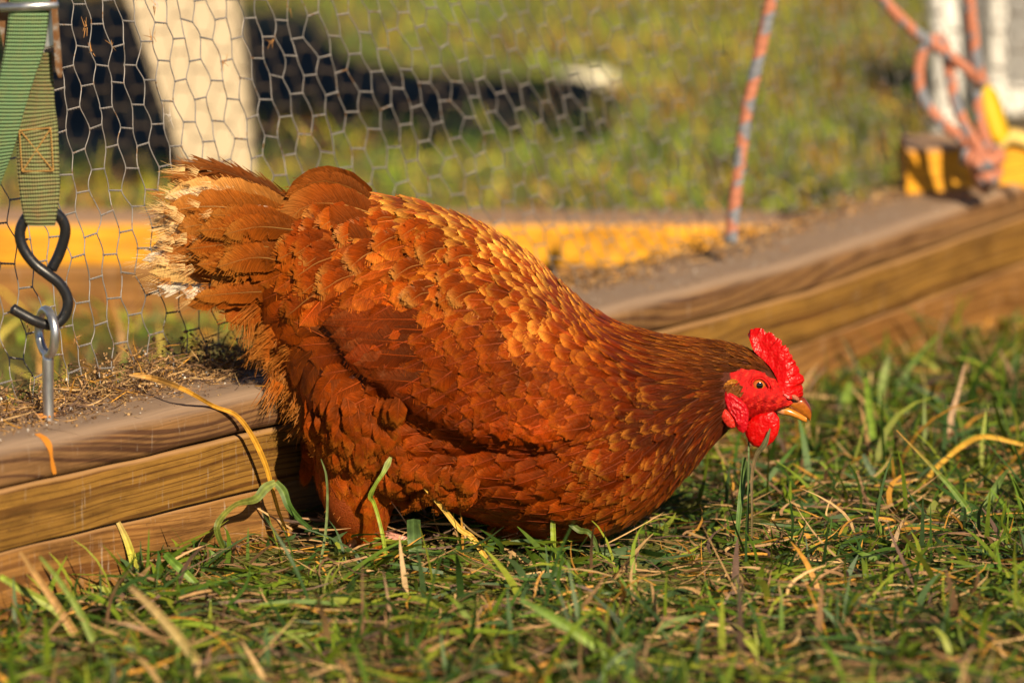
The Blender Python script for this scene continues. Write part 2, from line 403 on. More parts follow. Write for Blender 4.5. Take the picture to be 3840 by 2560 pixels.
# ------------------------------------------------------------------ chicken wire
def chicken_wire(name, fn, u0, u1, v0, v1, warp, label, parent=None, rw=.00040, pu=.032, pv=.0262, detail=True, bare=None):
    mb = MB(); hp = pv/2; tw = .0125
    nj = int((v1-v0)/hp)+2; ni = int((u1-u0)/pu)+2
    jit = {}
    def node(i, j, e):             # e = -1 left end of the twist, +1 right end
        k = (i, j)
        if k not in jit: jit[k] = (rng.normal(0, .0009), rng.normal(0, .0009), rng.normal(0, .0012), rng.normal(0, .09))
        a = jit[k]
        u = u0 + i*pu + (pu/2 if j % 2 else 0) + a[0] + e*tw/2*math.cos(a[3]); v = v0 + j*hp + a[1] + e*tw/2*math.sin(a[3])
        return np.array([u, v, a[2]])
    def P(q): u, v = warp(q[..., 0], q[..., 1]); return fn(u, v, q[..., 2])
    for j in range(nj):
        for i in range(ni):
            a = node(i, j, -1); c = node(i, j, 1)
            if detail:
                n = 12; t = np.linspace(0, 1, n)[:, None]
                for ph in (0, math.pi):
                    q = a+(c-a)*t; an = t[:, 0]*3.2*math.pi*1.5+ph
                    q[:, 1] += rw*1.05*np.sin(an); q[:, 2] += rw*1.05*np.cos(an)
                    tube(mb, P(q), rw, 5, cap=False)
            else: tube(mb, P(np.array([a, (a+c)/2, c])), rw*1.7, 4, cap=False)
            # wires from each end up to the row above
            if j < nj-1:
                ir = i if j % 2 == 0 else i+1      # node up-right
                il = ir-1
                for (st, ii, e) in ((c, ir, -1), (a, il, 1)):
                    if ii < 0 or ii >= ni: continue
                    en = node(ii, j+1, e)
                    d = en-st; n = 7 if detail else 3; t = np.linspace(0, 1, n)[:, None]
                    sgn = 1 if e == -1 else -1
                    q = st + d*t
                    q[:, 0] += rng.normal(0, .0006)*np.sin(math.pi*t[:, 0]) - sgn*.0007*np.sin(2*math.pi*t[:, 0])*(np.abs(t[:, 0]-.5)*2)
                    tube(mb, P(q), rw, 5 if detail else 4, cap=False)
    o = mb.build(name, M_wire, parent, tuple(fn(np.array(u0), np.array(v0), np.array(0.)))); return o
def fnF(u, v, n):
    u = np.asarray(u, float); v = np.asarray(v, float)
    lean = .010*np.sin(u*5+.8)*np.clip(v/.2, 0, 1.5) + .004*np.sin(u*17+v*9)*np.clip(v/.05, 0, 1)
    return T(u, .083 + n + lean - .010*np.exp(-np.clip(v, 0, 9)/.014), ZT-.010 + v)
def warpF(u, v):
    sh = .10 + .55*np.clip((u-.18)/.45, 0, 1)**1.2 - .1*np.clip((u-1.0)/.4, 0, 1)
    wob = .0035*np.sin(u*11+v*14)
    return u + sh*(.16-v)*.9 + wob, v + .010*np.sin(u*6+1.2)*np.clip(v/.1, 0, 1)
wf = chicken_wire('chicken_wire', fnF, -.30, 1.35, -.004, .36, warpF, '')
tag(wf, 'grey hexagonal chicken wire rising from the nearer weathered boards', 'wire fence')
def fnB(u, v, n): return np.stack([np.asarray(u), YR+.072 - .015*np.asarray(u) + n + .012*np.sin(np.asarray(u)*7), .07+np.asarray(v)], -1)
wb = chicken_wire('chicken_wire', fnB, -1.0, .46, 0, .30, lambda u, v: (u, v), '', rw=.0005, pu=.034, pv=.03, detail=False)
wb.data.materials[0] = M_wire2
tag(wb, 'blurred chicken wire on the far side of the pen above the yellow boards', 'wire fence')

# ------------------------------------------------------------------ the hen
YH = 3.048
def hen_y(px): return YH + (1500-px)*.000028          # the tail is slightly farther than the head
def HP(px, py, off=0.0): return W(px, py, hen_y(px)) + np.array([0, off, 0])
hen = thing('hen', tuple(np.array([HP(1500, 2064)[0], YH, 0.0])), 'rust red hen with cream tipped back feathers and red comb bending down beside the boards', 'hen')
HO = np.array(hen.location)
Z5 = lambda X, Y: (2500+.4463*X, 1100+.4463*Y)
Z6 = lambda X, Y: (500+.6378*X, 550+.6378*Y)
# stations: top px, bottom px, half width (m), shape
ST = [((930, 900), (915, 960), .008), ((985, 800), (940, 1090), .030), ((1100, 760), (1020, 1270), .047), ((1230, 738), (1130, 1450), .060),
      ((1370, 738), (1275, 1690), .069), ((1490, 752), (1440, 1815), .077), ((1640, 790), (1620, 1865), .083), ((1810, 860), (1810, 1925), .086),
      ((1970, 960), (2010, 1985), .086), ((2100, 1075), (2230, 1990), .081), ((2210, 1170), (2420, 1900), .071), ((2320, 1222), (2560, 1770), .058),
      ((2450, 1258), (2660, 1665), .044), ((2590, 1276), (2722, 1612), .033), ((2700, 1288), (2768, 1585), .0245), ((2790, 1310), (2815, 1572), .0195),
      ((2860, 1350), (2852, 1562), .0170), ((2912, 1410), (2886, 1550), .0148), ((2948, 1460), (2915, 1535), .0115), ((2975, 1490), (2945, 1525), .0075), ((2990, 1505), (2975, 1520), .003)]
NS, NR = 190, 88
tops = spline(np.array([HP(*a) for a, _, _ in ST]), NS); bots = spline(np.array([HP(*b_) for _, b_, _ in ST]), NS)
ws = spline(np.array([[w_, 0, 0] for _, _, w_ in ST]), NS)[:, 0]
cen = (tops+bots)/2; hv = (tops-bots)/2
# bulges: wing, thigh  (projected px centre, radii px, angle, height m)
def ss_(x, a, b_): t = np.clip((x-a)/(b_-a), 0, 1); return t*t*(3-2*t)
def wing_field(px, py):
    # folded wing lying on the side: signed mask from an outline polygon distance
    c = np.array([1790, 1330]); a = R(17); dx = px-c[0]; dy = py-c[1]
    u = dx*math.cos(a)+dy*math.sin(a); v = -dx*math.sin(a)+dy*math.cos(a)
    ru = np.where(u > 0, 640, 650); rv = np.where(v > 0, 335, 330)*(1-.25*np.clip(-u/650, 0, 1))
    d = np.sqrt((u/ru)**2+(v/rv)**2)
    return 1-d          # >0 inside
ang = np.arange(NR)/NR*2*math.pi
V = []
for i in range(NS):
    ca, sa = np.cos(ang), np.sin(ang)
    e = 2.25
    cx = np.sign(ca)*np.abs(ca)**(2/e); sx = np.sign(sa)*np.abs(sa)**(2/e)
    r = cen[i][None]+hv[i][None]*cx[:, None]
    wd = ws[i]*(1-.12*np.clip(ca, 0, 1))       # a little narrower towards the spine
    r = r+np.array([0, 1, 0])*(sx*wd)[:, None]
    V.append(r)
V = np.array(V); Vf = V.reshape(-1, 3)
def lateral(p):     # signed distance to the hen's mid plane, and the mirror image on the near side
    px, _ = proj(p); return p[..., 1]-hen_y(px)
def near_px(p):
    """side-view picture position of a point, the far flank folded onto the near one"""
    p = np.array(p, float); lat = p[..., 1]-hen_y(proj(p)[0]); q = p.copy(); q[..., 1] = q[..., 1] - 2*np.clip(lat, 0, 9)
    return proj(q)
px, py = near_px(Vf)
lat = lateral(Vf); side = np.sign(lat)
wn = np.clip(wing_field(px, py), 0, 1)
steep = np.clip(np.abs(lat)/.035, 0, 1)
off = .011*ss_(wn, 0, .22)*steep
th = np.clip(1-np.sqrt(((px-1230)/230)**2+((py-1560)/330)**2), 0, 1)
off += .016*ss_(th, 0, .8)*steep
th2 = np.clip(1-np.sqrt(((px-2300)/420)**2+((py-1780)/300)**2), 0, 1); off += .006*th2*steep
# folds and hollows
P3 = Vf.copy()
off += .0011*snoise(P3, 21, 55)*ss_(2700-px, 0, 200)
face = (px > 2735)
off += np.where(face, .0004*snoise(P3, 22, 900) + .0005*snoise(P3, 23, 400), 0)
# eye socket
es = np.exp(-(((px-2842)/42)**2+((py-1425)/36)**2)); off += np.where(face, -.0016*es, 0)
chk = np.exp(-(((px-2830)/60)**2+((py-1490)/40)**2)); off += np.where(face, .0016*chk, 0)
Vf[:, 1] += side*off
# colours: bare red face, rust elsewhere
def face_mask(px, py):
    # bounded behind by the hood of hackle feathers, above by the brow
    X = (px-2500)/.4463; Y = (py-1100)/.4463
    back = 480 + np.clip(Y-660, 0, 400)*.1
    brow = 630 + np.clip((X-740), 0, 999)*.55 - np.clip(740-X, 0, 200)*-.1
    return (X > back) & (Y > brow - 5*np.sin(X/14)) & (Y > 610)
fm = face_mask(px, py) & (px > 2740)
cols = np.tile(np.array([.075, .014, .003]), (len(Vf), 1))
nz = .5+.5*snoise(Vf, 31, 1500)
cols[fm] = np.array([.50, .004, .003])*(.75+.5*nz[fm, None]) + np.array([.10, .03, .01])*(nz[fm, None] > .82)
body = MB(); F = grid_faces(NS, NR, True)
body.add(Vf, F, cols)
m, nt, b = mat('hen_skin'); M_skin = m
a = nt.nodes.new('ShaderNodeAttribute'); a.attribute_name = 'Col'
n = noise(nt, mapping(nt, (1, 1, 1)), 900, 4, .65)
nt.links.new(mixc(nt, 1.0, a.outputs['Color'], ramp(nt, n, [(.3, (.7,)*3), (.7, (1.25,)*3)]).outputs[0], 'MULTIPLY'), b.inputs['Base Color'])
b.inputs['Roughness'].default_value = .5; b.inputs['Specular IOR Level'].default_value = .25; bump(nt, b, n, .9, .0012)
b.inputs['Subsurface Weight'].default_value = .1; b.inputs['Subsurface Radius'].default_value = (.004, .0008, .0005); b.inputs['Subsurface Scale'].default_value = 1
body.build('body', M_skin, hen, HO)
bvh = BVHTree.FromPolygons([Vector(v) for v in Vf], [tuple(f) for f in F])

def idw(ctrl, px, py, pw=2.5):
    C = np.array([c[:2] for c in ctrl], float); Vv = np.array([c[2:] for c in ctrl], float)
    d = (C[:, 0]-px)**2+(C[:, 1]-py)**2; w_ = 1/(d+900)**(pw/2); return (Vv*w_[:, None]).sum(0)/w_.sum()
FLOW = [(2850, 1340, -1, -.25), (2700, 1310, -1, -.03), (2600, 1400, -1, .02), (2700, 1500, -1, .25), (2720, 1600, -.7, .7), (2500, 1280, -1, -.05), (2300, 1230, -.95, -.28),
        (2450, 1450, -1, .12), (2350, 1350, -1, .1), (2600, 1650, -.75, .66), (2550, 1560, -.9, .4), (2450, 1700, -.85, .5), (2350, 1850, -.9, .42), (2450, 1880, -.8, .6),
        (2200, 1950, -.95, .3), (2000, 1900, -1, .25), (1750, 1820, -1, .18), (1550, 1750, -1, .15), (2150, 1100, -.8, -.55), (1950, 950, -.92, -.3), (1750, 870, -.97, -.05),
        (1900, 1100, -.95, .2), (1600, 900, -.93, .35), (1450, 800, -1, .15), (1700, 1050, -.9, .42), (1450, 1000, -.82, .57), (1300, 850, -.9, .42), (1200, 1050, -.75, .66),
        (1100, 900, -.97, .2), (1050, 1050, -.95, .25), (950, 1000, -1, .15), (2200, 1250, -.95, .12), (2200, 1450, -.97, .25), (2000, 1300, -.95, .3), (1800, 1400, -.9, .4),
        (1700, 1250, -.95, .3), (1900, 1600, -.95, .3), (1650, 1550, -.85, .5), (1550, 1450, -.85, .5), (1350, 1250, -.97, -.05), (1450, 1350, -.98, .12), (1250, 1200, -.9, -.35),
        (1050, 1200, -.9, .4), (1050, 1350, -.8, .6), (1250, 1400, -.5, .85), (1250, 1600, -.45, .9), (1200, 1800, -.1, 1), (1350, 1850, .1, 1), (1400, 1650, -.8, .55), (1400, 1550, -.75, .62)]
# colour controls: base rgb, tip rgb, tip extent 0..1
rust = (.25, .044, .004); deep = (.13, .018, .003); oran = (.40, .085, .006); gold = (.60, .22, .024); crm = (.74, .42, .13); tan = (.48, .21, .05)
def cc(x, y, a, b_, t): return (x, y, *a, *b_, t)
COLS = [cc(2800, 1330, (.10, .035, .008), (.30, .10, .015), .4), cc(2600, 1300, (.16, .05, .008), (.46, .17, .03), .5), cc(2350, 1240, rust, gold, .6), cc(2450, 1400, deep, (.42, .13, .02), .5),
        cc(2600, 1500, (.10, .018, .004), (.30, .075, .010), .4), cc(2500, 1600, (.10, .018, .004), (.28, .06, .010), .35), cc(2650, 1650, (.11, .02, .004), (.26, .055, .008), .3),
        cc(2400, 1750, (.22, .042, .006), (.40, .10, .014), .4), cc(2250, 1900, (.36, .085, .010), (.50, .17, .03), .4), cc(2450, 1880, (.38, .11, .015), (.60, .26, .05), .6),
        cc(2150, 1100, rust, crm, .75), cc(1980, 950, (.36, .09, .014), crm, .85), cc(1800, 870, (.36, .10, .016), crm, .7), cc(1550, 790, (.42, .13, .02), crm, .65), cc(1650, 950, (.34, .09, .014), gold, .6),
        cc(1900, 1100, (.30, .07, .011), (.72, .36, .09), .6), cc(2100, 1230, (.30, .07, .011), (.70, .36, .10), .55), cc(1450, 950, (.40, .11, .016), tan, .55), cc(1250, 900, (.42, .13, .018), tan, .45), cc(1200, 1100, (.36, .085, .012), tan, .45),
        cc(1150, 800, (.40, .13, .02), tan, .5), cc(1000, 950, (.48, .20, .04), (.66, .38, .13), .6), cc(1400, 1200, (.24, .042, .006), (.30, .06, .009), .3),
        cc(1900, 1300, (.25, .055, .008), (.44, .14, .022), .5), cc(2150, 1400, (.26, .055, .008), (.48, .16, .03), .5), cc(1800, 1500, (.22, .045, .007), (.36, .10, .015), .5), cc(2000, 1650, (.26, .05, .007), (.40, .11, .02), .4),
        cc(1600, 1450, (.20, .042, .007), (.32, .085, .014), .5), cc(1450, 1280, (.22, .036, .005), (.26, .05, .008), .3), cc(1550, 1780, (.36, .08, .010), (.52, .17, .026), .4), cc(1850, 1850, (.30, .065, .008), (.46, .14, .02), .4),
        cc(1250, 1500, (.46, .125, .013), (.60, .24, .04), .45), cc(1100, 1300, (.46, .15, .018), (.66, .32, .07), .6), cc(1050, 1200, (.42, .12, .016), tan, .5), cc(1300, 1750, (.42, .10, .010), (.50, .15, .02), .4), cc(1400, 1600, (.40, .10, .011), (.52, .18, .03), .4)]

def feather(mb, root, dirv, L, Wd, lift0, lift1, nb, cb, ct, text, *, fray=.08, point=0.0, cup=.25, snap=True, curve=None, droop=0.0, rachis=None, white=None, seed=None, gap=1.15, nrm0=None, split=0):
    """one feather: a spine and two rows of barbs, each barb its own little strip"""
    n = 8
    if snap:
        P = [np.array(root)]; Ns = []
        d = np.array(dirv, float)
        for k in range(n):
            loc, nr, idx, dist = bvh.find_nearest(Vector(P[-1]))
            nr = np.array(nr); loc = np.array(loc)
            if k == 0 and nrm0 is not None and nr @ nrm0 < 0: nr = -nr
            Ns.append(nr); P[-1] = loc
            d = d - nr*(d @ nr); d /= np.linalg.norm(d)+1e-9
            if k < n-1: P.append(loc + d*(L/(n-1)) + np.array([0, 0, -droop*L/(n-1)*k/n]))
        P = np.array(P); Ns = np.array(Ns)
        # keep normals pointing outward
        c_ = cen[np.argmin(np.abs(cen[:, 0]-P[0, 0]))]
        if (P[0]-c_) @ Ns[0] < 0: Ns = -Ns
        t = np.linspace(0, 1, n)[:, None]
        P = P + Ns*(lift0+(lift1-lift0)*t**.9)
    else:
        P = spline(curve, n); Ns = np.tile(np.array(nrm0, float), (n, 1)); t = np.linspace(0, 1, n)[:, None]
    Tn = np.gradient(P, axis=0); Tn /= np.linalg.norm(Tn, axis=1)[:, None]+1e-12
    Ns = Ns - Tn*(Ns*Tn).sum(1)[:, None]; Ns /= np.linalg.norm(Ns, axis=1)[:, None]+1e-12
    B = np.cross(Tn, Ns)
    tt = np.linspace(0, 1, n)
    def at(A, x): 
        x = np.clip(x, 0, 1); return np.stack([np.interp(x, tt, A[:, k]) for k in range(3)], -1)
    vane = fray < .3
    tb_ = np.repeat(np.linspace(.04, .985, nb), 2); sd_ = np.tile([-1., 1.], nb)
    if vane:
        kp = rng.random(len(tb_)) < (.30 + 2.4*fray); tb_ = tb_[kp]; sd_ = sd_[kp]
        if len(tb_) == 0: tb_ = np.array([.5]); sd_ = np.array([1.])
    r = rng.random((len(tb_), 4))
    adv = .16+.05*r[:, 0]*fray*6
    te = tb_+adv*(1-.25*tb_)
    x = np.clip(te, 0, 1.14)/1.14
    mid = .52-.1*point
    prof = np.where(x < mid, .55+.45*np.sin(x/mid*math.pi/2), np.sqrt(np.clip(1-((x-mid)/(1-mid))**(2.2-point), 0, 1)))
    if point: prof = prof*(1-point*.55*np.clip((x-.35)/.65, 0, 1))
    lat_ = Wd/2*prof*(1+(.9 if vane else 1.6)*fray*(r[:, 1]-(.35 if vane else .6)))*np.clip((1.03-tb_)/.16, .12, 1)**.6
    if split:
        for _ in range(split):
            c0 = rng.uniform(.35, .95); sdd = rng.choice([-1, 1]); lat_ = np.where((np.abs(tb_-c0) < .02) & (sd_ == sdd), lat_*.55, lat_)
    ext = np.maximum(te-1, 0)*L + fray*L*.10*(r[:, 2]-.3)
    p0 = at(P, tb_); T0 = at(Tn, tb_); B0 = at(B, te); N0 = at(Ns, te); Te = at(Tn, te)
    p2 = at(P, te) + Te*ext[:, None] + B0*(sd_*lat_)[:, None] - N0*(cup*Wd*.5*(lat_/(Wd/2+1e-9))**2)[:, None]
    p2 += N0*((r[:, 3]-.5)*(.0002+fray*Wd*.10))[:, None]
    p1 = p0*.5+p2*.5 + N0*(cup*Wd*.5*.2*(lat_/(Wd/2+1e-9))**2)[:, None] + B0*(sd_*lat_*.06)[:, None] - Te*(L*.012)
    hw = (L/nb*.5*gap*.30 if vane else L/nb*.5*gap)
    if vane: hw = min(hw, .00028)
    if vane: p0 = p0+(p2-p0)*.45; p1 = p0*.5+p2*.5; p0 = p0+N0*.0001; p1 = p1+N0*.0001; p2 = p2+N0*.00005
    h0 = T0*hw; h1 = (T0+Te)*.5*hw*1.05; h2 = Te*hw*(1.15 - 1.1*min(.95, fray*1.15))
    Vv = np.stack([p0-h0, p0+h0, p1-h1, p1+h1, p2-h2, p2+h2], 1)      # nbarb,6,3
    k = len(tb_); base = np.arange(k)[:, None]*6
    F_ = np.concatenate([base+np.array([0, 1, 3, 2]), base+np.array([2, 3, 5, 4])], 0)
    cb = np.array(cb); ct = np.array(ct)
    # pigment: tip and outer rim lighter; bases darkened as painted shade between feathers
    def pig_shade(tv, lv):
        f_ = ss_(tv + .16*np.abs(lv)*np.clip(tv+.1, 0, 1), 1-text*.75, 1.16)
        c_ = cb*(1-f_[:, None])*(.50+.50*ss_(tv+.25*np.abs(lv), .30, .80))[:, None]+ct*f_[:, None]
        if white is not None:
            wm = ss_(white[0](tv, lv), 0, .25)*white[2]; c_ = c_*(1-wm[:, None])+np.array(white[1])*wm[:, None]
        return c_
    bj = (.90+.22*rng.random(k))[:, None]
    C0 = pig_shade(tb_, np.zeros(k)*0)*bj*.96; C1 = pig_shade((tb_+te)/2, np.full(k, .5)*1)*bj; C2 = pig_shade(te, np.ones(k))*bj
    if white is not None and len(white) > 3:
        C0 = pig_shade(tb_, sd_*.05)*bj; C1 = pig_shade((tb_+te)/2, sd_*.5)*bj; C2 = pig_shade(te, sd_)*bj
    Cc = np.stack([C0, C0, C1, C1, C2, C2], 1).reshape(-1, 3)
    mb.add(Vv.reshape(-1, 3), F_, Cc)
    if vane:
        nr_ = 12 if nb < 40 else 30; nc = 9
        if nb < 12: nr_, nc = 7, 5
        tv = np.linspace(.03, 1.0, nr_); lv = np.linspace(-1, 1, nc)
        xm = .5-.12*point
        pf = np.where(tv < xm, .45+.55*np.sin(tv/xm*math.pi/2), np.sqrt(np.clip(1-((tv-xm)/(1-xm))**(2.3-point*.7), 0, 1)))
        if point: pf = pf*(1-point*.4*np.clip((tv-.3)/.7, 0, 1))
        Pv = at(P, tv); Bv = at(B, tv); Nv = at(Ns, tv); Tv = at(Tn, tv)
        rag = 1+rng.normal(0, .02+fray*.12, (nr_, nc))*(np.abs(lv)[None, :] > .9)
        if split and nb >= 40:
            for _ in range(split+2):
                r0_ = rng.integers(int(nr_*.3), nr_-2); sd0 = rng.choice([-1, 1]); dp = rng.uniform(.35, .75)
                rag[r0_] = np.where(lv*sd0 > .3, dp, rag[r0_]); rag[r0_+1] = np.where(lv*sd0 > .3, (1+dp)/2, rag[r0_+1])
        lw = lv[None, :]*(Wd/2)*pf[:, None]*rag
        # the vane is swept forward: its margin runs ahead of the shaft, and the end is rounded
        fwd = (1-pf[:, None])*0 + (lv[None, :]**2)*(-.03*L*(tv[:, None] > .0))*(tv[:, None]**2)
        wave = rng.uniform(0, 6.28)
        hgt = -cup*.7*Wd*.5*lv[None, :]**2 + Wd*.014*np.sin(tv[:, None]*7+wave+lv[None, :]*2)
        G3 = Pv[:, None]+Bv[:, None]*lw[..., None]+Tv[:, None]*fwd[..., None]+Nv[:, None]*hgt[..., None]
        tt2 = np.repeat(tv, nc); ll2 = np.tile(lv, nr_)
        cg = pig_shade(tt2, ll2 if (white is not None and len(white) > 3) else np.abs(ll2))
        bcs = tt2*L - np.abs(ll2)*np.repeat(pf, nc)*Wd*.5*.9                         # barb coordinate in metres
        idn = rng.uniform(0, 50); bc = np.stack([bcs*2100+idn, np.abs(ll2)*.9+idn*7+np.sign(ll2)*2, tt2*.6], 1)
        mb.add(G3.reshape(-1, 3), grid_faces(nr_, nc), cg, bc)
    # rachis
    rw_ = max(.00012, Wd*.014)*np.linspace(1.3, .4, n)[:, None]
    RR = np.stack([P-B*rw_+Ns*.0001, P+Ns*(rw_*1.2+.0001), P+B*rw_+Ns*.0001], 1)
    mb.add(RR.reshape(-1, 3), grid_faces(n, 3), (np.array(rachis) if rachis is not None else cb*1.25+.01))

def sample_surface(radius_fn, n_try, allow):
    """dart throwing over the body surface"""
    tri = np.vstack([F[:, [0, 1, 2]], F[:, [0, 2, 3]]]); A, B_, C_ = Vf[tri[:, 0]], Vf[tri[:, 1]], Vf[tri[:, 2]]
    ar = np.linalg.norm(np.cross(B_-A, C_-A), axis=1); cdf = np.cumsum(ar)/ar.sum()
    k = np.searchsorted(cdf, rng.random(n_try)); r1 = np.sqrt(rng.random(n_try))[:, None]; r2 = rng.random(n_try)[:, None]
    P = A[k]*(1-r1)+B_[k]*(r1*(1-r2))+C_[k]*(r1*r2)
    nr = np.cross(B_-A, C_-A)[k]; nr /= np.linalg.norm(nr, axis=1)[:, None]
    px, py = near_px(P); far = lateral(P) > .012
    rad = radius_fn(px, py); ok = allow(px, py)
    cell = .004; grid = {}; out = []
    for i in range(n_try):
        if not ok[i]: continue
        p = P[i]; r = rad[i]; key = tuple((p//cell).astype(int)); m_ = int(r//cell)+1; good = True
        for a in range(-m_, m_+1):
            for b_ in range(-m_, m_+1):
                for c_ in range(-m_, m_+1):
                    for q, rq in grid.get((key[0]+a, key[1]+b_, key[2]+c_), ()):
                        if (q[0]-p[0])**2+(q[1]-p[1])**2+(q[2]-p[2])**2 < (r*.5+rq*.5)**2: good = False; break
                    if not good: break
                if not good: break
            if not good: break
        if good:
            grid.setdefault(key, []).append((p, r)); out.append((p, nr[i], px[i], py[i], bool(far[i])))
    return out
SIZE = [(2850, 1330, .0075, .0022), (2700, 1320, .013, .0027), (2745, 1420, .009, .0021), (2735, 1500, .010, .0024), (2550, 1350, .019, .0036), (2400, 1350, .024, .0052), (2600, 1500, .019, .0042), (2450, 1550, .024, .0060), (2700, 1600, .011, .003),
        (2600, 1680, .018, .0060), (2350, 1750, .023, .0105), (2250, 1900, .025, .013), (2450, 1860, .021, .0095), (2000, 1850, .026, .0135), (1750, 1800, .028, .014), (1550, 1720, .028, .012),
        (2200, 1150, .017, .0072), (2050, 1040, .015, .0068), (1900, 980, .016, .0085), (1700, 900, .019, .0110), (1500, 850, .024, .0145), (1350, 900, .030, .0165), (1150, 950, .034, .0170), (1200, 1080, .034, .018),
        (1800, 1200, .019, .0125), (2000, 1250, .018, .0125), (2200, 1350, .018, .0115), (2000, 1450, .018, .013), (1750, 1400, .019, .0145), (1700, 1550, .020, .015), (1950, 1620, .018, .012),
        (1100, 1300, .026, .010), (1250, 1450, .026, .0115), (1250, 1650, .024, .010), (1350, 1800, .018, .007), (1450, 1600, .026, .012), (1450, 1300, .034, .020), (1000, 1000, .032, .015)]
SZ = np.array(SIZE)
def size_at(px, py):
    px = np.atleast_1d(px)[:, None]; py = np.atleast_1d(py)[:, None]
    w_ = 1/(((SZ[:, 0]-px)**2+(SZ[:, 1]-py)**2)+900)**1.25
    return (w_ @ SZ[:, 2])/w_.sum(1), (w_ @ SZ[:, 3])/w_.sum(1)
def rad_fn(px, py):
    L, Wd = size_at(px, py); return np.sqrt(L*Wd)*(.46-.10*ss_(px, 2200, 2400))
def lobe_zone(px, py): X = (px-2500)/.4463; Y = (py-1100)/.4463; return (X > 505+.05*(Y-660)) & (Y > 655) & (Y < 1090)
def allow(px, py): return ~face_mask(px, py) & ~lobe_zone(px, py) & (px < 2925) & ~((px > 2880) & (py > 1395)) & ~((px > 2745) & (py > 1540))
pts = sample_surface(rad_fn, 120000, allow)
parts = {k: MB() for k in ('hackle_feathers', 'back_feathers', 'wing_feathers', 'breast_feathers', 'thigh_feathers')}
def region(px, py, z):
    if wing_field(px, py) > .02: return 'wing_feathers'
    if px > 2330 and py < 1240+ (px-2330)*1.25: return 'hackle_feathers'
    if px < 1520 and py > 1150: return 'thigh_feathers'
    if py < 1250 and px < 2330: return 'back_feathers'
    return 'breast_feathers' if py > 1250 or px > 2330 else 'back_feathers'
pts.sort(key=lambda q: q[0][0])
for p, nr, px, py, far in pts:
    L, Wd = size_at(px, py); L = float(L[0]); Wd = float(Wd[0])
    if 1180 < px < 1430 and wing_field(px, py) > 0 and 1130 < py < 1150+(px-1180)*1.25: continue     # secondaries laid by hand below
    fl = idw(FLOW, px, py); j = rng.normal(0, .13); fl = np.array([fl[0]*math.cos(j)-fl[1]*math.sin(j), fl[0]*math.sin(j)+fl[1]*math.cos(j)])
    d = np.array([fl[0], 0, -fl[1]])
    cv = idw(COLS, px, py, 3.0); cb = cv[:3]*np.array([.76, .46, .15]); ct = cv[3:6]*np.array([1.16, .96, .48]); te = cv[6]
    ridge = float(ss_(np.array(1.0), 0, 1))*max(0.0, 1-max(0.0, (py-(760+max(0, px-1500)*.58))/260)) if 1350 < px < 2350 else 0.0
    ct = ct*(.42+.58*ridge)+cb*1.8*(1-(.42+.58*ridge))
    q = (.72+.56*rng.random())*(1+.13*float(snoise(np.array([px, py]), 41, .012)))
    cb = cb*q; u_ = rng.random(); ct = ct*(q if u_ < .75 else q*1.25); te = min(.9, te*(.18+1.05*rng.random()))
    cb = cb*(1.5 if rng.random() < .12 else 1)
    reg = region(px, py, p[2])
    if px > 2250 and reg != 'wing_feathers':
        if rng.random() < .5: ct = np.array((.48, .16, .018)); te = .22+.25*rng.random()
        else: cb = cb*.75
    fr = .045; pn = 0.0; cup = .22; nb = 22 if not far else 8; l1 = .0022
    if reg == 'hackle_feathers': pn = .8; fr = .12; L *= 1.3; Wd *= .8; nb = 14 if not far else 7; l1 = .0016; cup = .3
    elif reg == 'thigh_feathers': fr = .10; nb = 32 if not far else 9; l1 = .0032; L *= 1.25; cup = .1
    elif reg == 'back_feathers': fr = .06; nb = 24 if not far else 8; l1 = .0026
    elif reg == 'breast_feathers': fr = .07; l1 = .0026
    s_ = .85+.3*rng.random()
    feather(parts[reg], p, d, L*s_*1.05, Wd*s_*1.18, .0002, l1*(.7+.6*rng.random()), nb, cb, ct, te, fray=fr, point=pn, cup=cup, split=(1 if rng.random() < .35 else 0), nrm0=None,
            rachis=(cb*1.7+.02 if reg in ('back_feathers', 'wing_feathers', 'breast_feathers') else None), gap=1.25)
# folded secondaries: long smooth vanes on the wing, near and far side
def near_surf(px, py, sidev=-1):
    # a point on the flank seen at this picture position
    o = Vector(CAM); dr = Vector((W(px, py, 3.0)-CAM)).normalized()
    h = bvh.ray_cast(o, dr)
    if h[0] is None: return HP(px, py)
    p = np.array(h[0])
    if sidev > 0: p[1] = 2*hen_y(px)-p[1]
    return p
def dirpx(a, b_): v = W(b_[0], b_[1], 3)-W(a[0], a[1], 3); return np.array([v[0], 0, v[2]])/np.linalg.norm(v)
SEC = [((1640, 1440), (1375, 1440), 120), ((1620, 1390), (1320, 1375), 115), ((1620, 1340), (1265, 1310), 110), ((1620, 1290), (1225, 1250), 105), ((1620, 1240), (1185, 1195), 100), ((1640, 1200), (1240, 1175), 90),
       ]
for sidev in (-1, 1):
    for k, (a, b_, wpx) in enumerate(SEC):
        p = near_surf(*a, sidev); d = dirpx(a, b_); L = math.hypot(b_[0]-a[0], b_[1]-a[1])*.000166
        c = np.array((.17, .026, .003))*(.85+.3*rng.random()); c2 = np.array((.22, .045, .006))
        feather(parts['wing_feathers'], p, d, L*1.05, wpx*.000185, .0004+.00008*k, .0022+.0001*k, 46 if sidev < 0 else 16, c, c2, .25, fray=.035, cup=.10, rachis=c*2.0, gap=1.3)
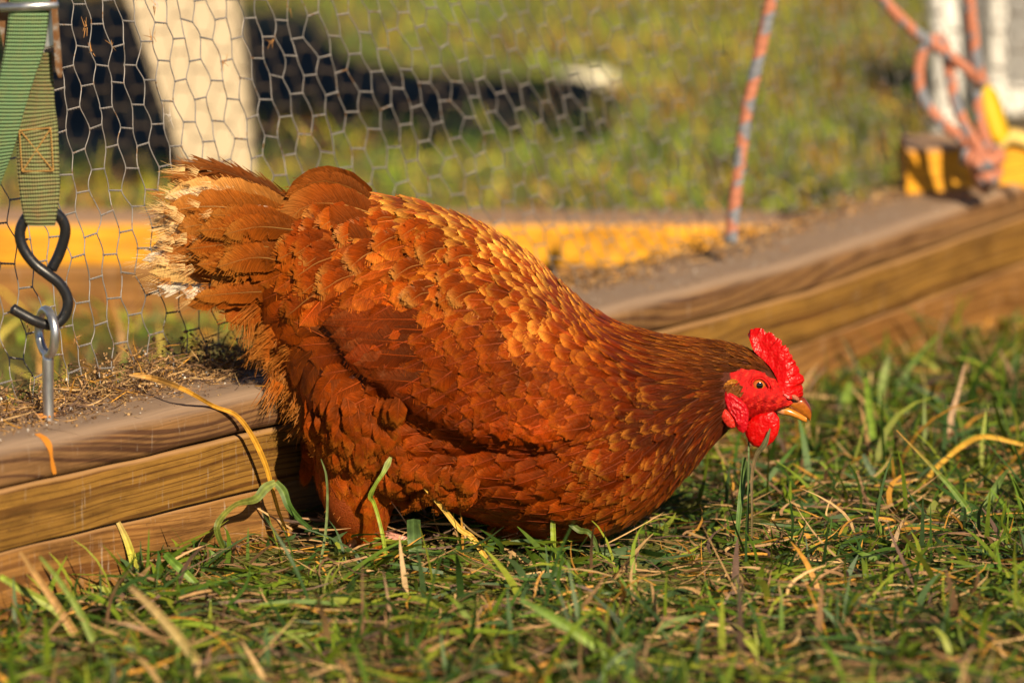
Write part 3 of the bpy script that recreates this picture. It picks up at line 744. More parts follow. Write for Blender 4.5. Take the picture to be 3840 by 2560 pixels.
# saddle and tail feathers, placed one by one: control points in picture positions, depth offset, width px, colours
tail = MB(); TK = np.array([1.05, .78, .45])
def tf(pts_, off, wpx, cb, ct, text, fray=.12, rach=None, white=None, nb=54, nr=(0, -1, .12), point=0.2, cup=.12, mirror=True, mbx=None, split=2, bow=.0):
    for sgn in ((1, -1) if mirror else (1,)):
        if off == 'surf':
            C = np.array([near_surf(*q[:2], -sgn) + [0, -(.0022+.0016*i_)*sgn, 0] for i_, q in enumerate(pts_)])
        else: C = np.array([HP(*q[:2], (off+(q[2] if len(q) > 2 else 0))*sgn) for q in pts_])
        N0 = np.array([0, -1.0*sgn, nr[2]])
        feather(mbx or tail, None, None, np.linalg.norm(C[-1]-C[0])*1.04, wpx*.000166, 0, 0, nb if sgn > 0 else 24, np.array(cb)*TK*(.8 if max(cb) < .5 else 1), np.array(ct)*TK*(.72 if max(ct) < .8 else .9), text, fray=fray, point=point, cup=cup, snap=False, curve=C, nrm0=N0, rachis=(np.array(rach)*.55 if rach is not None else None), white=white, split=split, gap=1.9)
q6 = lambda *L: [Z6(*p[:2]) + tuple(p[2:]) for p in L]
br = (.20, .065, .016)
TB = [((960, 480), (700, 430), (480, 430), (330, 470)), ((960, 600), (700, 590), (450, 610), (280, 650)), ((960, 720), (740, 730), (520, 760), (330, 790)), ((960, 540), (760, 520), (560, 520), (420, 540))]
for k, L_ in enumerate(TB): tf(q6(*L_), -.008-.001*k, 230, (.30, .10, .015), (.56, .32, .12), .5, .2, None, None, 54)
br = (.20, .065, .016); cr = (.85, .66, .38); wh = (.88, .80, .66)
lower = lambda a: (lambda tv, lv: (lv*a-.15)+(tv-.5)*.3)
# hidden core of the tail so that nothing shows between the vanes
tf(q6((960, 330), (700, 250), (420, 190), (250, 170)), -.004, 80, br, (.45, .22, .08), .6, .5, None, None, 60)
tf(q6((990, 360), (760, 230), (540, 130), (320, 90)), -.001, 60, br, (.30, .13, .05), .5, .75, (.3, .15, .06), None, 52)
tf(q6((980, 340), (700, 200), (480, 120), (300, 100)), -.006, 45, (.16, .05, .012), (.35, .16, .06), .5, .8, (.3, .15, .06), None, 40)
tf(q6((960, 380), (700, 300), (420, 255), (185, 290)), -.010, 135, (.50, .24, .07), cr, .8, .26, wh, (lambda tv, lv: .4-np.abs(lv+.1)+(tv-.5)*.6, cr, .9, 1), 60)
tf(q6((950, 420), (700, 350), (400, 330), (190, 370)), -.016, 135, (.40, .14, .02), (.66, .36, .12), .6, .26, (.7, .4, .15), None, 60)
tf(q6((930, 460), (620, 430), (380, 440), (180, 450)), -.012, 130, (.60, .34, .12), wh, .9, .3, wh, None, 56)
tf(q6((930, 480), (640, 440), (420, 430), (260, 460)), -.020, 120, (.38, .13, .02), (.62, .34, .11), .5, .24, (.65, .35, .12), None, 56)
tf(q6((930, 540), (640, 520), (420, 530), (230, 545)), -.017, 90, (.60, .42, .24), wh, .9, .22, wh, None, 50)
tf(q6((940, 560), (650, 545), (350, 560), (60, 640)), -.022, 105, (.36, .11, .016), (.72, .46, .2), .5, .12, (.6, .35, .12), (lambda tv, lv: (tv-.82)*3, wh, .8, 1), 64)
tf(q6((960, 640), (700, 640), (380, 680), (100, 700)), -.026, 125, (.42, .12, .016), (.70, .36, .09), .45, .12, (.65, .38, .12), (lambda tv, lv: (tv-.72)*2-.2*lv, (.85, .55, .2), .8, 1), 64)
tf(q6((960, 720), (720, 720), (420, 780), (150, 790)), -.022, 110, (.56, .30, .11), wh, .8, .16, wh, (lambda tv, lv: .5-np.abs(tv-.8)*1.5, wh, .9, 1), 60)
tf(q6((960, 720), (760, 740), (560, 800), (430, 860)), -.029, 150, (.42, .14, .02), tan, .5, .22, (.6, .33, .1), None, 54)
tf(q6((980, 640), (800, 660), (600, 700), (470, 770)), -.033, 150, (.42, .13, .018), (.62, .33, .1), .5, .2, (.6, .33, .1), None, 54)
tf(q6((960, 520), (760, 520), (560, 560), (400, 620)), -.030, 150, (.44, .14, .018), (.60, .30, .09), .5, .2, (.62, .34, .11), None, 54)
tf(q6((1000, 440), (800, 420), (600, 440), (460, 490)), -.026, 140, (.44, .14, .018), (.66, .36, .12), .45, .2, (.65, .36, .12), (lambda tv, lv: .28-np.abs(tv-.42)*3, wh, .9, 1), 54)
tf(q6((980, 820), (820, 850), (640, 920), (560, 980)), -.032, 130, (.38, .10, .014), tan, .4, .25, None, None, 50)
for k in range(16):
    y0 = rng.uniform(380, 800); x1 = rng.uniform(330, 620); y1 = y0+(y0-560)*.25+rng.uniform(-60, 70); 
    tf(q6((rng.uniform(900, 1000), y0), ((950+x1)/2, (y0+y1)/2-rng.uniform(5, 45)), (x1, y1)), -.034-.0007*k, rng.uniform(80, 130), (.34, .10, .012), (.52, .25, .06), rng.uniform(.2, .6), rng.uniform(.1, .25), (.55, .28, .08), None, 44)
# arched saddle plumes above the wing
sad = parts['back_feathers']
tf(q6((1400, 300), (1250, 215), (1080, 190), (890, 285)), -.012, 85, (.26, .08, .014), (.36, .13, .025), .5, .12, (.4, .16, .03), None, 60, mbx=sad)
tf(q6((1400, 350), (1230, 300), (1020, 310), (840, 500)), -.030, 150, (.34, .09, .013), (.62, .34, .12), .6, .16, (.62, .28, .07), None, 64, mbx=sad, cup=.3)
tf(q6((1420, 420), (1240, 400), (1060, 470), (890, 680)), -.040, 150, (.34, .085, .012), (.60, .30, .10), .55, .16, (.6, .27, .07), None, 64, mbx=sad, cup=.3)
tf(q6((1420, 500), (1280, 480), (1150, 560), (1010, 760)), -.048, 140, (.32, .08, .012), (.62, .34, .13), .6, .15, (.6, .27, .07), None, 60, mbx=sad, cup=.3)
tf(q6((1100, 480), (980, 500), (880, 600), (820, 740)), -.040, 150, (.34, .085, .012), (.52, .24, .07), .5, .16, (.6, .27, .07), None, 60, mbx=sad, cup=.3)
tf(q6((1250, 600), (1130, 640), (1010, 760), (960, 930)), -.052, 150, (.30, .07, .010), (.50, .22, .06), .4, .14, (.55, .22, .05), None, 60, mbx=sad, cup=.3)
tf(q6((1350, 640), (1250, 700), (1160, 800), (1090, 930)), -.058, 140, (.27, .06, .009), (.52, .22, .06), .4, .14, (.55, .22, .05), None, 60, mbx=sad, cup=.3)
for k in range(34):
    X_, Y_ = rng.uniform(1060, 2050), 0
    Y_ = rng.uniform(340+max(0, X_-1500)*.45, 860+max(0, X_-1500)*.25); a, b_ = Z6(X_, Y_)
    fl = idw(FLOW, a, b_); fl = fl/np.linalg.norm(fl); l_ = rng.uniform(120, 190)*(1.0 if X_ < 1500 else .72)
    P4 = [(a, b_), (a+fl[0]*l_*.4, b_-fl[1]*0+fl[1]*l_*.4-8), (a+fl[0]*l_*.75, b_+fl[1]*l_*.75), (a+fl[0]*l_, b_+fl[1]*l_+rng.uniform(0, 14))]
    cc_ = (.34, .066, .004); pale = (.66, .36, .11) if rng.random() < .55 else (.55, .20, .03)
    tf(P4, 'surf', rng.uniform(70, 105)*(1.15 if X_ < 1500 else .8), np.array(cc_)*rng.uniform(.75, 1.25), pale, rng.uniform(.35, .75), rng.uniform(.12, .26), (.6, .27, .07), None, 46, mbx=sad, cup=.2)
# feathers flowing from the body over the thigh, and belly fluff ahead of it
for k in range(330):
    far_ = rng.random() < .25; belly = rng.random() < .34
    if belly: a = rng.uniform(1440, 1800); b_ = rng.uniform(1730, 1850); da = rng.uniform(-85, -25); db = rng.uniform(20, 75)
    else: a = rng.uniform(1150, 1500); b_ = rng.uniform(1480, 1745); da = rng.uniform(-35, 22); db = rng.uniform(80, 130)
    p0 = near_surf(a, b_, 1 if far_ else -1); sg = 1 if far_ else -1
    lf = rng.uniform(.0015, .0045); q0 = p0+[0, sg*.0008, 0]; e0 = p0+(HP(a+da, b_+db)-HP(a, b_))+[0, sg*lf-sg*.004*(0 if belly else 1), 0]; m0 = (q0+e0)/2+[0, sg*lf, 0]
    cb_ = np.array((.28, .046, .003))*(.7+.6*rng.random())
    feather(parts['thigh_feathers'], None, None, .017, rng.uniform(.007, .012), 0, 0, 26, cb_, np.array((.44, .13, .012)), rng.uniform(.3, .6), fray=rng.uniform(.12, .29), point=.2, snap=False, curve=np.array([q0, m0, e0]), nrm0=np.array([rng.normal(0, .25), sg, .1]), cup=.2)
for k in range(60):        # the ruffled tuft of the far leg
    a = rng.uniform(1840, 1935); b_ = rng.uniform(1900, 1945); q0 = HP(a, b_, -.02); e0 = HP(a+rng.uniform(-20, 12), b_+rng.uniform(50, 80), -.022)
    feather(parts['thigh_feathers'], None, None, .011, .004, 0, 0, 16, np.array((.24, .055, .005))*(.7+.5*rng.random()), np.array((.42, .13, .015)), .5, fray=.28, point=.4, snap=False, curve=np.array([q0, (q0+e0)/2+[0, -.002, 0], e0]), nrm0=np.array([rng.normal(0, .3), -1, .1]))
# loose fluff behind the thigh
fluff = parts['thigh_feathers']
for k in range(210):
    t = rng.random(); e_ = spline(np.array([[900, 1130, 0], [985, 1260, 0], [1020, 1380, 0], [1100, 1480, 0], [1165, 1600, 0], [1215, 1720, 0], [1210, 1830, 0]], float), 60)[int(t*59)]
    x0 = e_[0]+rng.uniform(30, 130); y0 = e_[1]+rng.uniform(-30, 30)
    ln = rng.uniform(40, 110)*(1 if y0 < 1550 else .6); an = rng.normal(math.radians(38 if y0 < 1300 else 62), .32)
    of = rng.uniform(-.045, .03)
    C = np.array([HP(x0, y0, of), HP(x0-ln*.5*math.cos(an), y0+ln*.5*math.sin(an), of-.003), HP(x0-ln*math.cos(an), y0+ln*math.sin(an), of-.002)])
    c = np.array((.30, .070, .006))*(.7+.5*rng.random()); tipc = np.array((.50, .19, .03))
    nh = 34; tt3 = np.linspace(0, 1, 5); Dv = C[-1]-C[0]; Ln = np.linalg.norm(Dv); Dv /= Ln; Sd3 = np.cross(Dv, [0, -1, 0])
    for h in range(nh):
        sp3 = rng.normal(0, .16); l3 = Ln*rng.uniform(.55, 1.15); r3 = C[0]+Sd3*rng.normal(0, .0022)+np.array([0, rng.normal(0, .003), 0])
        path = r3+Dv*(l3*tt3)[:, None]+Sd3*(sp3*l3*tt3**1.6)[:, None]+np.array([0, rng.normal(0, .25)*l3, -.10*l3])*(tt3**2)[:, None]
        hw3 = (.00021*(1-.7*tt3))[:, None]; Vv3 = np.stack([path-Sd3*hw3, path+Sd3*hw3], 1)
        fluff.add(Vv3.reshape(-1, 3), grid_faces(5, 2), np.repeat(c+(tipc-c)*(tt3**1.5)[:, None]*.8, 2, 0)*rng.uniform(.8, 1.2))
tuftc = np.array((.46, .12, .014))
# feathered shank above the hidden foot
shank = MB()
for k in range(900):
    t = rng.random(); a = rng.uniform(-3.14, 3.14)
    cy = 1560+t*400; cx = np.interp(cy, [1600, 1700, 1800, 1880, 1940, 1985], [1340, 1345, 1348, 1352, 1378, 1396])
    def rad_(y): return float(np.interp(y, [1560, 1700, 1800, 1880, 1940, 1985, 2040], [.0225, .0245, .0225, .0175, .0100, .006, .005]))
    def cxx(y): return float(np.interp(y, [1600, 1700, 1800, 1880, 1940, 1985], [1340, 1345, 1348, 1352, 1378, 1396]))
    ln = rng.uniform(95, 140)*(1 if cy < 1880 else .55); P_ = []
    for u in (0, .5, 1):
        y_ = cy+ln*u; rr = rad_(y_)+.0006+.0022*u; aa = a+(.25 if a > 0 else -.0)*u*0
        P_.append(HP(cxx(y_)+math.sin(aa)*rr/.000166, y_, -.032-math.cos(aa)*rr))
    feather(fluff, None, None, .019, .0056, 0, 0, 15, tuftc*np.array([.72, .38, .25])*(.5+.8*rng.random()), np.array((.42, .11, .008)), .4, fray=.22, point=.3, snap=False, curve=np.array(P_), nrm0=np.array([math.sin(a), -math.cos(a)-.01, .1]), gap=1.3)
for k in range(90):
    a = rng.uniform(1190, 1490); b_ = rng.uniform(1700, 1880); t_ = (b_-1700)/180
    c0 = 1348; a = c0+(a-c0)*(1-.35*t_); r_ = float(np.interp(b_, [1560, 1700, 1800, 1880, 1990], [.0235, .0255, .0235, .0185, .0065])); sn = np.clip((a-c0)*.000166/r_, -.97, .97); cs = math.sqrt(1-sn*sn)
    q0 = HP(a, b_, -.032-cs*r_); a2 = a+(1385-a)*.35; b2 = b_+rng.uniform(80, 115); r2 = float(np.interp(b2, [1560, 1700, 1800, 1880, 1990], [.0235, .0255, .0235, .0185, .0065])); sn2 = np.clip((a2-c0)*.000166/max(r2, .012), -.95, .95)
    e0 = HP(a2, b2, -.033-math.sqrt(1-sn2*sn2)*r2-.0016); cb_ = np.array((.36, .060, .003))*(.55+.8*rng.random())
    feather(parts['thigh_feathers'], None, None, .017, rng.uniform(.006, .010), 0, 0, 26, cb_, np.array((.50, .14, .010)), rng.uniform(.2, .55), fray=rng.uniform(.2, .29), point=.3, snap=False, curve=np.array([q0, (q0+e0)/2+[0, -.0016, 0], e0]), nrm0=np.array([sn, -cs, .1]), cup=.2)
for k in range(75):
    a = rng.uniform(560, 760); b_ = rng.uniform(620, 1090); tt3 = np.linspace(0, 1, 6); base = HP(a+60, b_, rng.uniform(-.034, .004))
    if a < 640 and (b_ < 700 or b_ > 1050): continue
    an = rng.normal((b_-820)/900, .25); pale = rng.random() < .6; cA = np.array((.70, .46, .20) if pale else (.40, .15, .03)); Ln = rng.uniform(.008, .018)
    Dv = np.array([-math.cos(an), 0, -math.sin(an)]); Sd3 = np.array([-math.sin(an), 0, math.cos(an)])
    for h in range(12):
        sp3 = rng.normal(0, .22); l3 = Ln*rng.uniform(.5, 1.15); r3 = base+Sd3*rng.normal(0, .0014)
        path = r3+Dv*(l3*tt3)[:, None]+Sd3*(sp3*l3*tt3**1.7)[:, None]+np.array([0, rng.normal(0, .12)*l3, 0])*(tt3**2)[:, None]
        hw3 = (.00020*(1-.75*tt3))[:, None]; Vv3 = np.stack([path-Sd3*hw3, path+Sd3*hw3], 1); tail.add(Vv3.reshape(-1, 3), grid_faces(6, 2), cA*rng.uniform(.75, 1.25))
for nm, mb in parts.items(): mb.build(nm, M_feather, hen, HO)
tail.build('tail_feathers', M_feather, hen, HO)
# belly core under the thigh so that the leg is solid
mb = MB(); tube(mb, spline([HP(1340, 1600, -.028), HP(1345, 1700, -.032), HP(1348, 1800, -.034), HP(1352, 1880, -.033), HP(1378, 1940, -.031), HP(1396, 1985, -.030)], 16), np.interp(np.linspace(0, 1, 16), [0, .25, .5, .7, .86, 1], [.022, .0235, .0215, .0165, .009, .005]), 16, (.28, .05, .005))
mb.build('thigh', M_skin, hen, HO)
m, nt, b = mat('pale_leg_scales'); M_leg = m
vo = nt.nodes.new('ShaderNodeTexVoronoi'); vo.inputs['Scale'].default_value = 420; nt.links.new(mapping(nt, (1, 1, 1)), vo.inputs[0])
nt.links.new(ramp(nt, vo.outputs['Distance'], [(0, (.66, .34, .25)), (.8, (.50, .20, .14))]).outputs[0], b.inputs['Base Color']); b.inputs['Roughness'].default_value = .5; bump(nt, b, vo.outputs['Distance'], .6, .0008)
def foot(px, off):
    mb = MB(); top = HP(px-30, 1960, off); c = HP(px+10, 2030, off); c[2] = .004
    tube(mb, spline([top, top*.4+c*.6, c], 8), np.linspace(.0078, .0066, 8), 10)
    for dx, dy, l in ((.92, -.40, .032), (1, .02, .036), (.9, .5, .032), (-.9, .1, .015)):
        d = np.array([dx, dy, 0]); d /= np.linalg.norm(d); P = spline([c+[0, 0, .002], c+d*l*.5+[0, 0, .002], c+d*l+[0, 0, -.004]], 9)
        tube(mb, P, np.linspace(.0040, .0022, 9)*(1+.12*np.sin(np.arange(9)*2.2)), 8)
        tube(mb, [P[-1], P[-1]+d*.006+[0, 0, -.002]], [.002, .0004], 6)
    mb.build('foot', M_leg, hen, HO)
foot(1390, -.030); foot(1800, .035)
# --- head parts
M_comb_col = (.52, .002, .002)
m, nt, b = mat('comb_skin'); M_comb = m
n = noise(nt, mapping(nt, (1, 1, 1)), 420, 4, .6); vv = nt.nodes.new('ShaderNodeTexVoronoi'); vv.inputs['Scale'].default_value = 620; nt.links.new(mapping(nt, (1, 1, 1)), vv.inputs[0]); n2 = vv.outputs['Distance']
a = nt.nodes.new('ShaderNodeAttribute'); a.attribute_name = 'Col'
c = mixc(nt, ramp(nt, n, [(.54, (0,)*3), (.70, (.32,)*3)]).outputs[0], a.outputs['Color'], (.74, .09, .06))
nt.links.new(c, b.inputs['Base Color']); b.inputs['Roughness'].default_value = .33; b.inputs['Specular IOR Level'].default_value = .3
b.inputs['Subsurface Weight'].default_value = .2; b.inputs['Subsurface Radius'].default_value = (.004, .0006, .0004); b.inputs['Subsurface Scale'].default_value = 1
ad = N_(nt, 'ShaderNodeMath', operation='ADD'); nt.links.new(n, ad.inputs[0]); nt.links.new(n2, ad.inputs[1]); bump(nt, b, ad.outputs[0], .55, .0006)
def blade(name, outline, off, thick, col, parent=hen, m=M_comb, bumpy=.0005, lean=0.0, bulge=1.0, rough_edge=0.0, seed=5, wav=0.0):
    """fleshy plate with the given outline (closed), rounded rim, in the hen's mid plane plus an offset"""
    O = np.array(outline, float); ctr = O.mean(0)
    O = np.vstack([O, O[:1]]); seg = np.concatenate([[0], np.cumsum(np.linalg.norm(np.diff(O, axis=0), axis=1))])
    n = 150; tt = np.linspace(0, seg[-1], n, endpoint=False); O2 = np.stack([np.interp(tt, seg, O[:, 0]), np.interp(tt, seg, O[:, 1])], -1)
    if rough_edge:
        rr_ = np.random.default_rng(seed); O2 += rr_.normal(0, rough_edge, O2.shape)
    rings = []; K = 9
    for sgn in (-1, 1):
        rs = []
        for k in range(K+1):
            f_ = k/K; h = math.sqrt(max(0, 1-f_**2.6))
            q = ctr+(O2-ctr)*f_
            P = np.array([HP(*a_) for a_ in q]); base_h = (HP(*ctr)[2])
            P[:, 1] += off + sgn*(thick/2)*h*bulge + lean*(P[:, 2]-base_h)
            nz = snoise(P, seed, 700)*bumpy*h + snoise(P, seed+1, 260)*bumpy*1.2*h
            P[:, 1] += sgn*nz + wav*np.sin(f_*14+np.arange(n)*.05)
            rs.append(P)
        rings.append(np.array(rs))
    mb = MB()
    for k, rs in enumerate(rings):
        Fg = grid_faces(K+1, n, True)
        if k: Fg = Fg[:, ::-1]
        mb.add(rs.reshape(-1, 3), Fg, col)
    return mb.build(name, m, parent, HO)
z5 = lambda L: [Z5(*p) for p in L]
comb_o = [(685, 345), (700, 308), (750, 290), (800, 290), (822, 308), (835, 332), (860, 320), (895, 335), (912, 362), (940, 372), (962, 388), (968, 428), (1000, 425), (1022, 462), (1028, 494), (1050, 500), (1056, 545),
          (1082, 565), (1090, 600), (1112, 625), (1112, 662), (1150, 692), (1152, 735), (1132, 762), (1148, 800), (1150, 860), (1130, 893), (1085, 893), (1040, 850), (990, 850), (960, 800), (930, 720), (880, 640), (820, 580), (760, 530), (728, 470), (700, 400)]
# the comb is a tall plate: build it as a grid between its rear/lower edge and its serrated front edge
def comb():
    outer = z5([(685, 345), (700, 308), (750, 290), (800, 290), (822, 308), (835, 332), (860, 320), (895, 335), (912, 362), (940, 372), (962, 388), (968, 428), (1000, 425), (1022, 462), (1028, 494), (1050, 500), (1056, 545),
          (1082, 565), (1090, 600), (1112, 625), (1112, 662), (1150, 692), (1152, 735), (1132, 762), (1148, 800), (1150, 860), (1130, 893), (1085, 893)])
    inner = z5([(690, 370), (700, 400), (712, 440), (735, 480), (770, 515), (820, 560), (860, 600), (895, 650), (920, 700), (940, 760), (965, 810), (1000, 850), (1050, 880)])
    def res(O, n):
        O = np.array(O); s_ = np.concatenate([[0], np.cumsum(np.linalg.norm(np.diff(O, axis=0), axis=1))]); t = np.linspace(0, s_[-1], n)
        return np.stack([np.interp(t, s_, O[:, 0]), np.interp(t, s_, O[:, 1])], -1)
    n = 130; A = res(outer, n); B_ = res(inner, n); A += rng.normal(0, 1.3, A.shape)
    K = 16; mb = MB()
    for sgn in (-1, 1):
        g = []
        for k in range(K+1):
            f_ = k/K; q = B_*(1-f_)+A*f_; P = np.array([HP(*a_) for a_ in q])
            endf = np.sqrt(np.clip(np.minimum(np.arange(n), n-1-np.arange(n))/8, 0, 1))
            h = math.sqrt(max(0, 1-f_**4))*(.0042*(1-f_)+.0020)*endf
            nz = .00012*snoise(P, 51, 800)+.0003*snoise(P, 52, 260)
            P[:, 1] += sgn*(h+nz*(h > .0008)) + .003*np.sin(f_*2.2+np.arange(n)*.04) - .001
            g.append(P)
        Fg = grid_faces(K+1, n); mb.add(np.array(g).reshape(-1, 3), Fg if sgn < 0 else Fg[:, ::-1], M_comb_col)
    mb.build('comb', M_comb, hen, HO)
comb()
for sg in (-1, 1):
    blade('wattle', z5([(668, 1060), (650, 1110), (655, 1160), (680, 1215), (720, 1255), (775, 1270), (830, 1260), (885, 1220), (925, 1160), (942, 1090), (938, 1020), (905, 975), (850, 950), (780, 970), (720, 1010)]), sg*.0105, .0065, (.52, .002, .002), bumpy=.00014, seed=60+sg, lean=-.0*sg)
    blade('earlobe', z5([(470, 745), (455, 800), (470, 870), (500, 940), (545, 990), (560, 1040), (585, 1085), (625, 1105), (655, 1080), (670, 1010), (672, 930), (650, 870), (600, 820), (550, 780), (510, 750)]), sg*.0262, .0055, (.46, .004, .010), bumpy=.00025, seed=70+sg, wav=.0005)
    blade('jowl', z5([(430, 900), (425, 950), (450, 1000), (490, 1050), (530, 1070), (560, 1060), (560, 1000), (520, 940), (470, 890)]), sg*.0262, .006, (.58, .030, .018), bumpy=.0003, seed=80+sg)
# golden ear tuft
tuft = MB()
for sg in (-1, 1):
    for k in range(95):
        a4 = rng.uniform(0, 6.28); r4 = math.sqrt(rng.random()); x0, y0 = Z5(572+66*r4*math.cos(a4), 726+58*r4*math.sin(a4)+34*r4*math.cos(a4)); h_ = bvh.ray_cast(Vector(HP(x0, y0, sg*.1)), Vector((0, -sg, 0)))[0]
        p = np.array(h_) + [0, sg*.0006, 0]; q = p + (HP(x0-rng.uniform(14, 26), y0+rng.uniform(2, 20))-HP(x0, y0)) + [0, sg*.0032, 0]
        c = np.array((.34, .12, .010)) if y0 < 1100+.4463*695 else np.array((.13, .035, .004))
        feather(tuft, None, None, .006, .0013, 0, 0, 6, c*(.7+.5*rng.random()), c*1.2, .5, fray=.4, point=.5, snap=False, curve=np.array([p, (p+q)/2+[0, sg*.0008, 0], q]), nrm0=np.array([0, sg*1., .1]))
tuft.build('ear_tuft', M_feather, hen, HO)
# beak
m, nt, b = mat('horn'); M_beak = m
a = nt.nodes.new('ShaderNodeAttribute'); a.attribute_name = 'Col'
n = noise(nt, mapping(nt, (1, 1, 1)), 500, 3, .6); nt.links.new(mixc(nt, 1.0, a.outputs['Color'], ramp(nt, n, [(.3, (.8,)*3), (.7, (1.15,)*3)]).outputs[0], 'MULTIPLY'), b.inputs['Base Color'])
b.inputs['Roughness'].default_value = .22; b.inputs['Specular IOR Level'].default_value = .6
b.inputs['Subsurface Weight'].default_value = .1; b.inputs['Subsurface Radius'].default_value = (.003, .0015, .0005); b.inputs['Subsurface Scale'].default_value = 1
def mandible(name, st, colfn, flat):
    tp = spline(np.array([HP(*Z5(*a)) for a, _, _ in st]), 26); bt = spline(np.array([HP(*Z5(*b_)) for _, b_, _ in st]), 26); ww = spline(np.array([[c, 0, 0] for _, _, c in st]), 26)[:, 0]
    k = 20; an = np.arange(k)/k*2*math.pi; Vv = []
    for i in range(26):
        c_ = (tp[i]+bt[i])/2; h_ = (tp[i]-bt[i])/2; ca = np.cos(an); ca2 = np.where(ca*flat < 0, np.sign(ca)*np.abs(ca)**.55, ca)
        Vv.append(c_+h_*ca2[:, None]+np.array([0, 1, 0])*(ww[i]*np.sin(an))[:, None])
    Vv = np.array(Vv); mb = MB(); cl = np.array([[colfn(i/25, math.cos(a_)) for a_ in an] for i in range(26)]).reshape(-1, 3)
    Fq = grid_faces(26, k, True); e0 = 26*k; Vx = np.vstack([Vv.reshape(-1, 3), Vv[-1].mean(0)]); Fq = np.vstack([Fq, np.array([[e0, 25*k+(j+1) % k, 25*k+j, -1] for j in range(k)])])
    mb.add(Vx, Fq, np.vstack([cl, cl[-1:]])); return mb.build(name, M_beak, hen, HO)
def cu(t, c):
    hi = np.array((.22, .035, .012)); lo = np.array((.62, .20, .02)); mid_ = np.array((.34, .07, .01))
    f_ = (c+1)/2; col = lo*(1-f_)+mid_*f_
    if f_ > .75: col = hi
    return col*(1-.35*t) + np.array((.75, .5, .2))*(.5 if t > .93 and c < 0 else 0)
mandible('beak', [((930, 850), (830, 938), .0070), ((1010, 868), (930, 918), .0066), ((1085, 880), (1010, 950), .0060), ((1145, 868), (1090, 992), .0050), ((1188, 915), (1140, 1026), .0037), ((1212, 965), (1178, 1048), .0026), ((1219, 1010), (1198, 1064), .0015), ((1212, 1052), (1205, 1072), .0005)], cu, -1)
mandible('lower_beak', [((890, 930), (905, 975), .0060), ((945, 925), (945, 1010), .0058), ((1015, 940), (1030, 1026), .0052), ((1085, 975), (1095, 1050), .0042), ((1135, 1005), (1140, 1072), .0030), ((1175, 1030), (1180, 1084), .0016)], lambda t, c: np.array((.56, .20, .022))*(1 if t > .2 else .8) + np.array((.05, .05, .08))*(t < .3), 1)
# horn ridge over the nostril
for sg in (-1, 1):
    mb = MB(); P = spline([HP(*Z5(1028, 842), sg*.0062), HP(*Z5(1060, 850), sg*.0072), HP(*Z5(1090, 872), sg*.0066), HP(*Z5(1100, 892), sg*.0055)], 10)
    tube(mb, P, [.0004, .0012, .0015, .0016, .0016, .0015, .0014, .0012, .0008, .0004], 8, (.42, .13, .07)); mb.build('nostril_ridge', M_skin, hen, HO)
    mb = MB(); P = spline([HP(*Z5(1035, 862), sg*.0068), HP(*Z5(1058, 878), sg*.0071), HP(*Z5(1080, 890), sg*.0068)], 8)
    tube(mb, P, [.0002, .0006, .0008, .0008, .0008, .0006, .0004, .0002], 6, (.02, .008, .004)); mb.build('nostril', M_skin, hen, HO)
# eyes
M_eyec = vcol_mat('eye', .06, 0, .8)
for sg in (-1, 1):
    ex, ey = Z5(768, 732)
    pe = None
    o_ = Vector(HP(ex, ey, sg*.1)); h = bvh.ray_cast(o_, Vector((0, -sg, 0))); pe = np.array(h[0])
    mb = MB(); r0 = .0056; nrm = np.array([.10, sg*1.0, .06]); nrm /= np.linalg.norm(nrm)
    c_ = pe - nrm*(r0-.00155); e1 = np.cross(nrm, [0, 0, 1]); e1 /= np.linalg.norm(e1); e2 = np.cross(e1, nrm)
    tt = np.linspace(0, 1.25, 34); an = np.arange(40)/40*2*math.pi; Vv = []; Cc = []
    for t in tt:
        Vv.append(c_+r0*(math.cos(t)*nrm+math.sin(t)*(np.cos(an)[:, None]*e1+np.sin(an)[:, None]*e2)))
        rr = math.sin(t)*r0
        if rr < .00195: col = (.004, .004, .004)
        elif rr < .00212: col = (.10, .02, .005)
        elif rr < .0040: k_ = (rr-.0022)/.0018; col = (.50-.16*k_, .11-.03*k_, .012)
        elif rr < .0043: col = (.10, .02, .008)
        else: col = (.60, .52, .46)
        Cc.append(np.tile(col, (40, 1))*(1+.15*np.sin(an*23)[:, None]*(rr > .0022)))
    mb.add(np.array(Vv).reshape(-1, 3), grid_faces(34, 40, True), np.vstack(Cc)); mb.build('eye', M_eyec, hen, HO)
    # eyelids: a pointed almond ring of red skin
    mb = MB(); P = []
    for k in range(41):
        a_ = k/40*2*math.pi; rx = .0049; ry = .0045; x_ = rx*math.cos(a_); y_ = ry*math.sin(a_)
        if x_*1 > 0: y_ *= 1-.25*(x_/rx)**2; x_ *= 1.22; y_ -= .0010*(x_/rx)**2
        dd = math.hypot(x_, y_)
        P.append(pe + np.array([x_, 0, y_]) + nrm*(.0010-.00028*(dd/.0045)**2))
    tube(mb, P, .00075, 8, (.55, .006, .004), cap=False); 
    P2 = [pe+(np.array(p_)-pe)*1.32 - nrm*.0006 for p_ in P]; tube(mb, P2, .0008, 8, (.60, .005, .004), cap=False)
    mb.build('eyelid', M_skin, hen, HO)

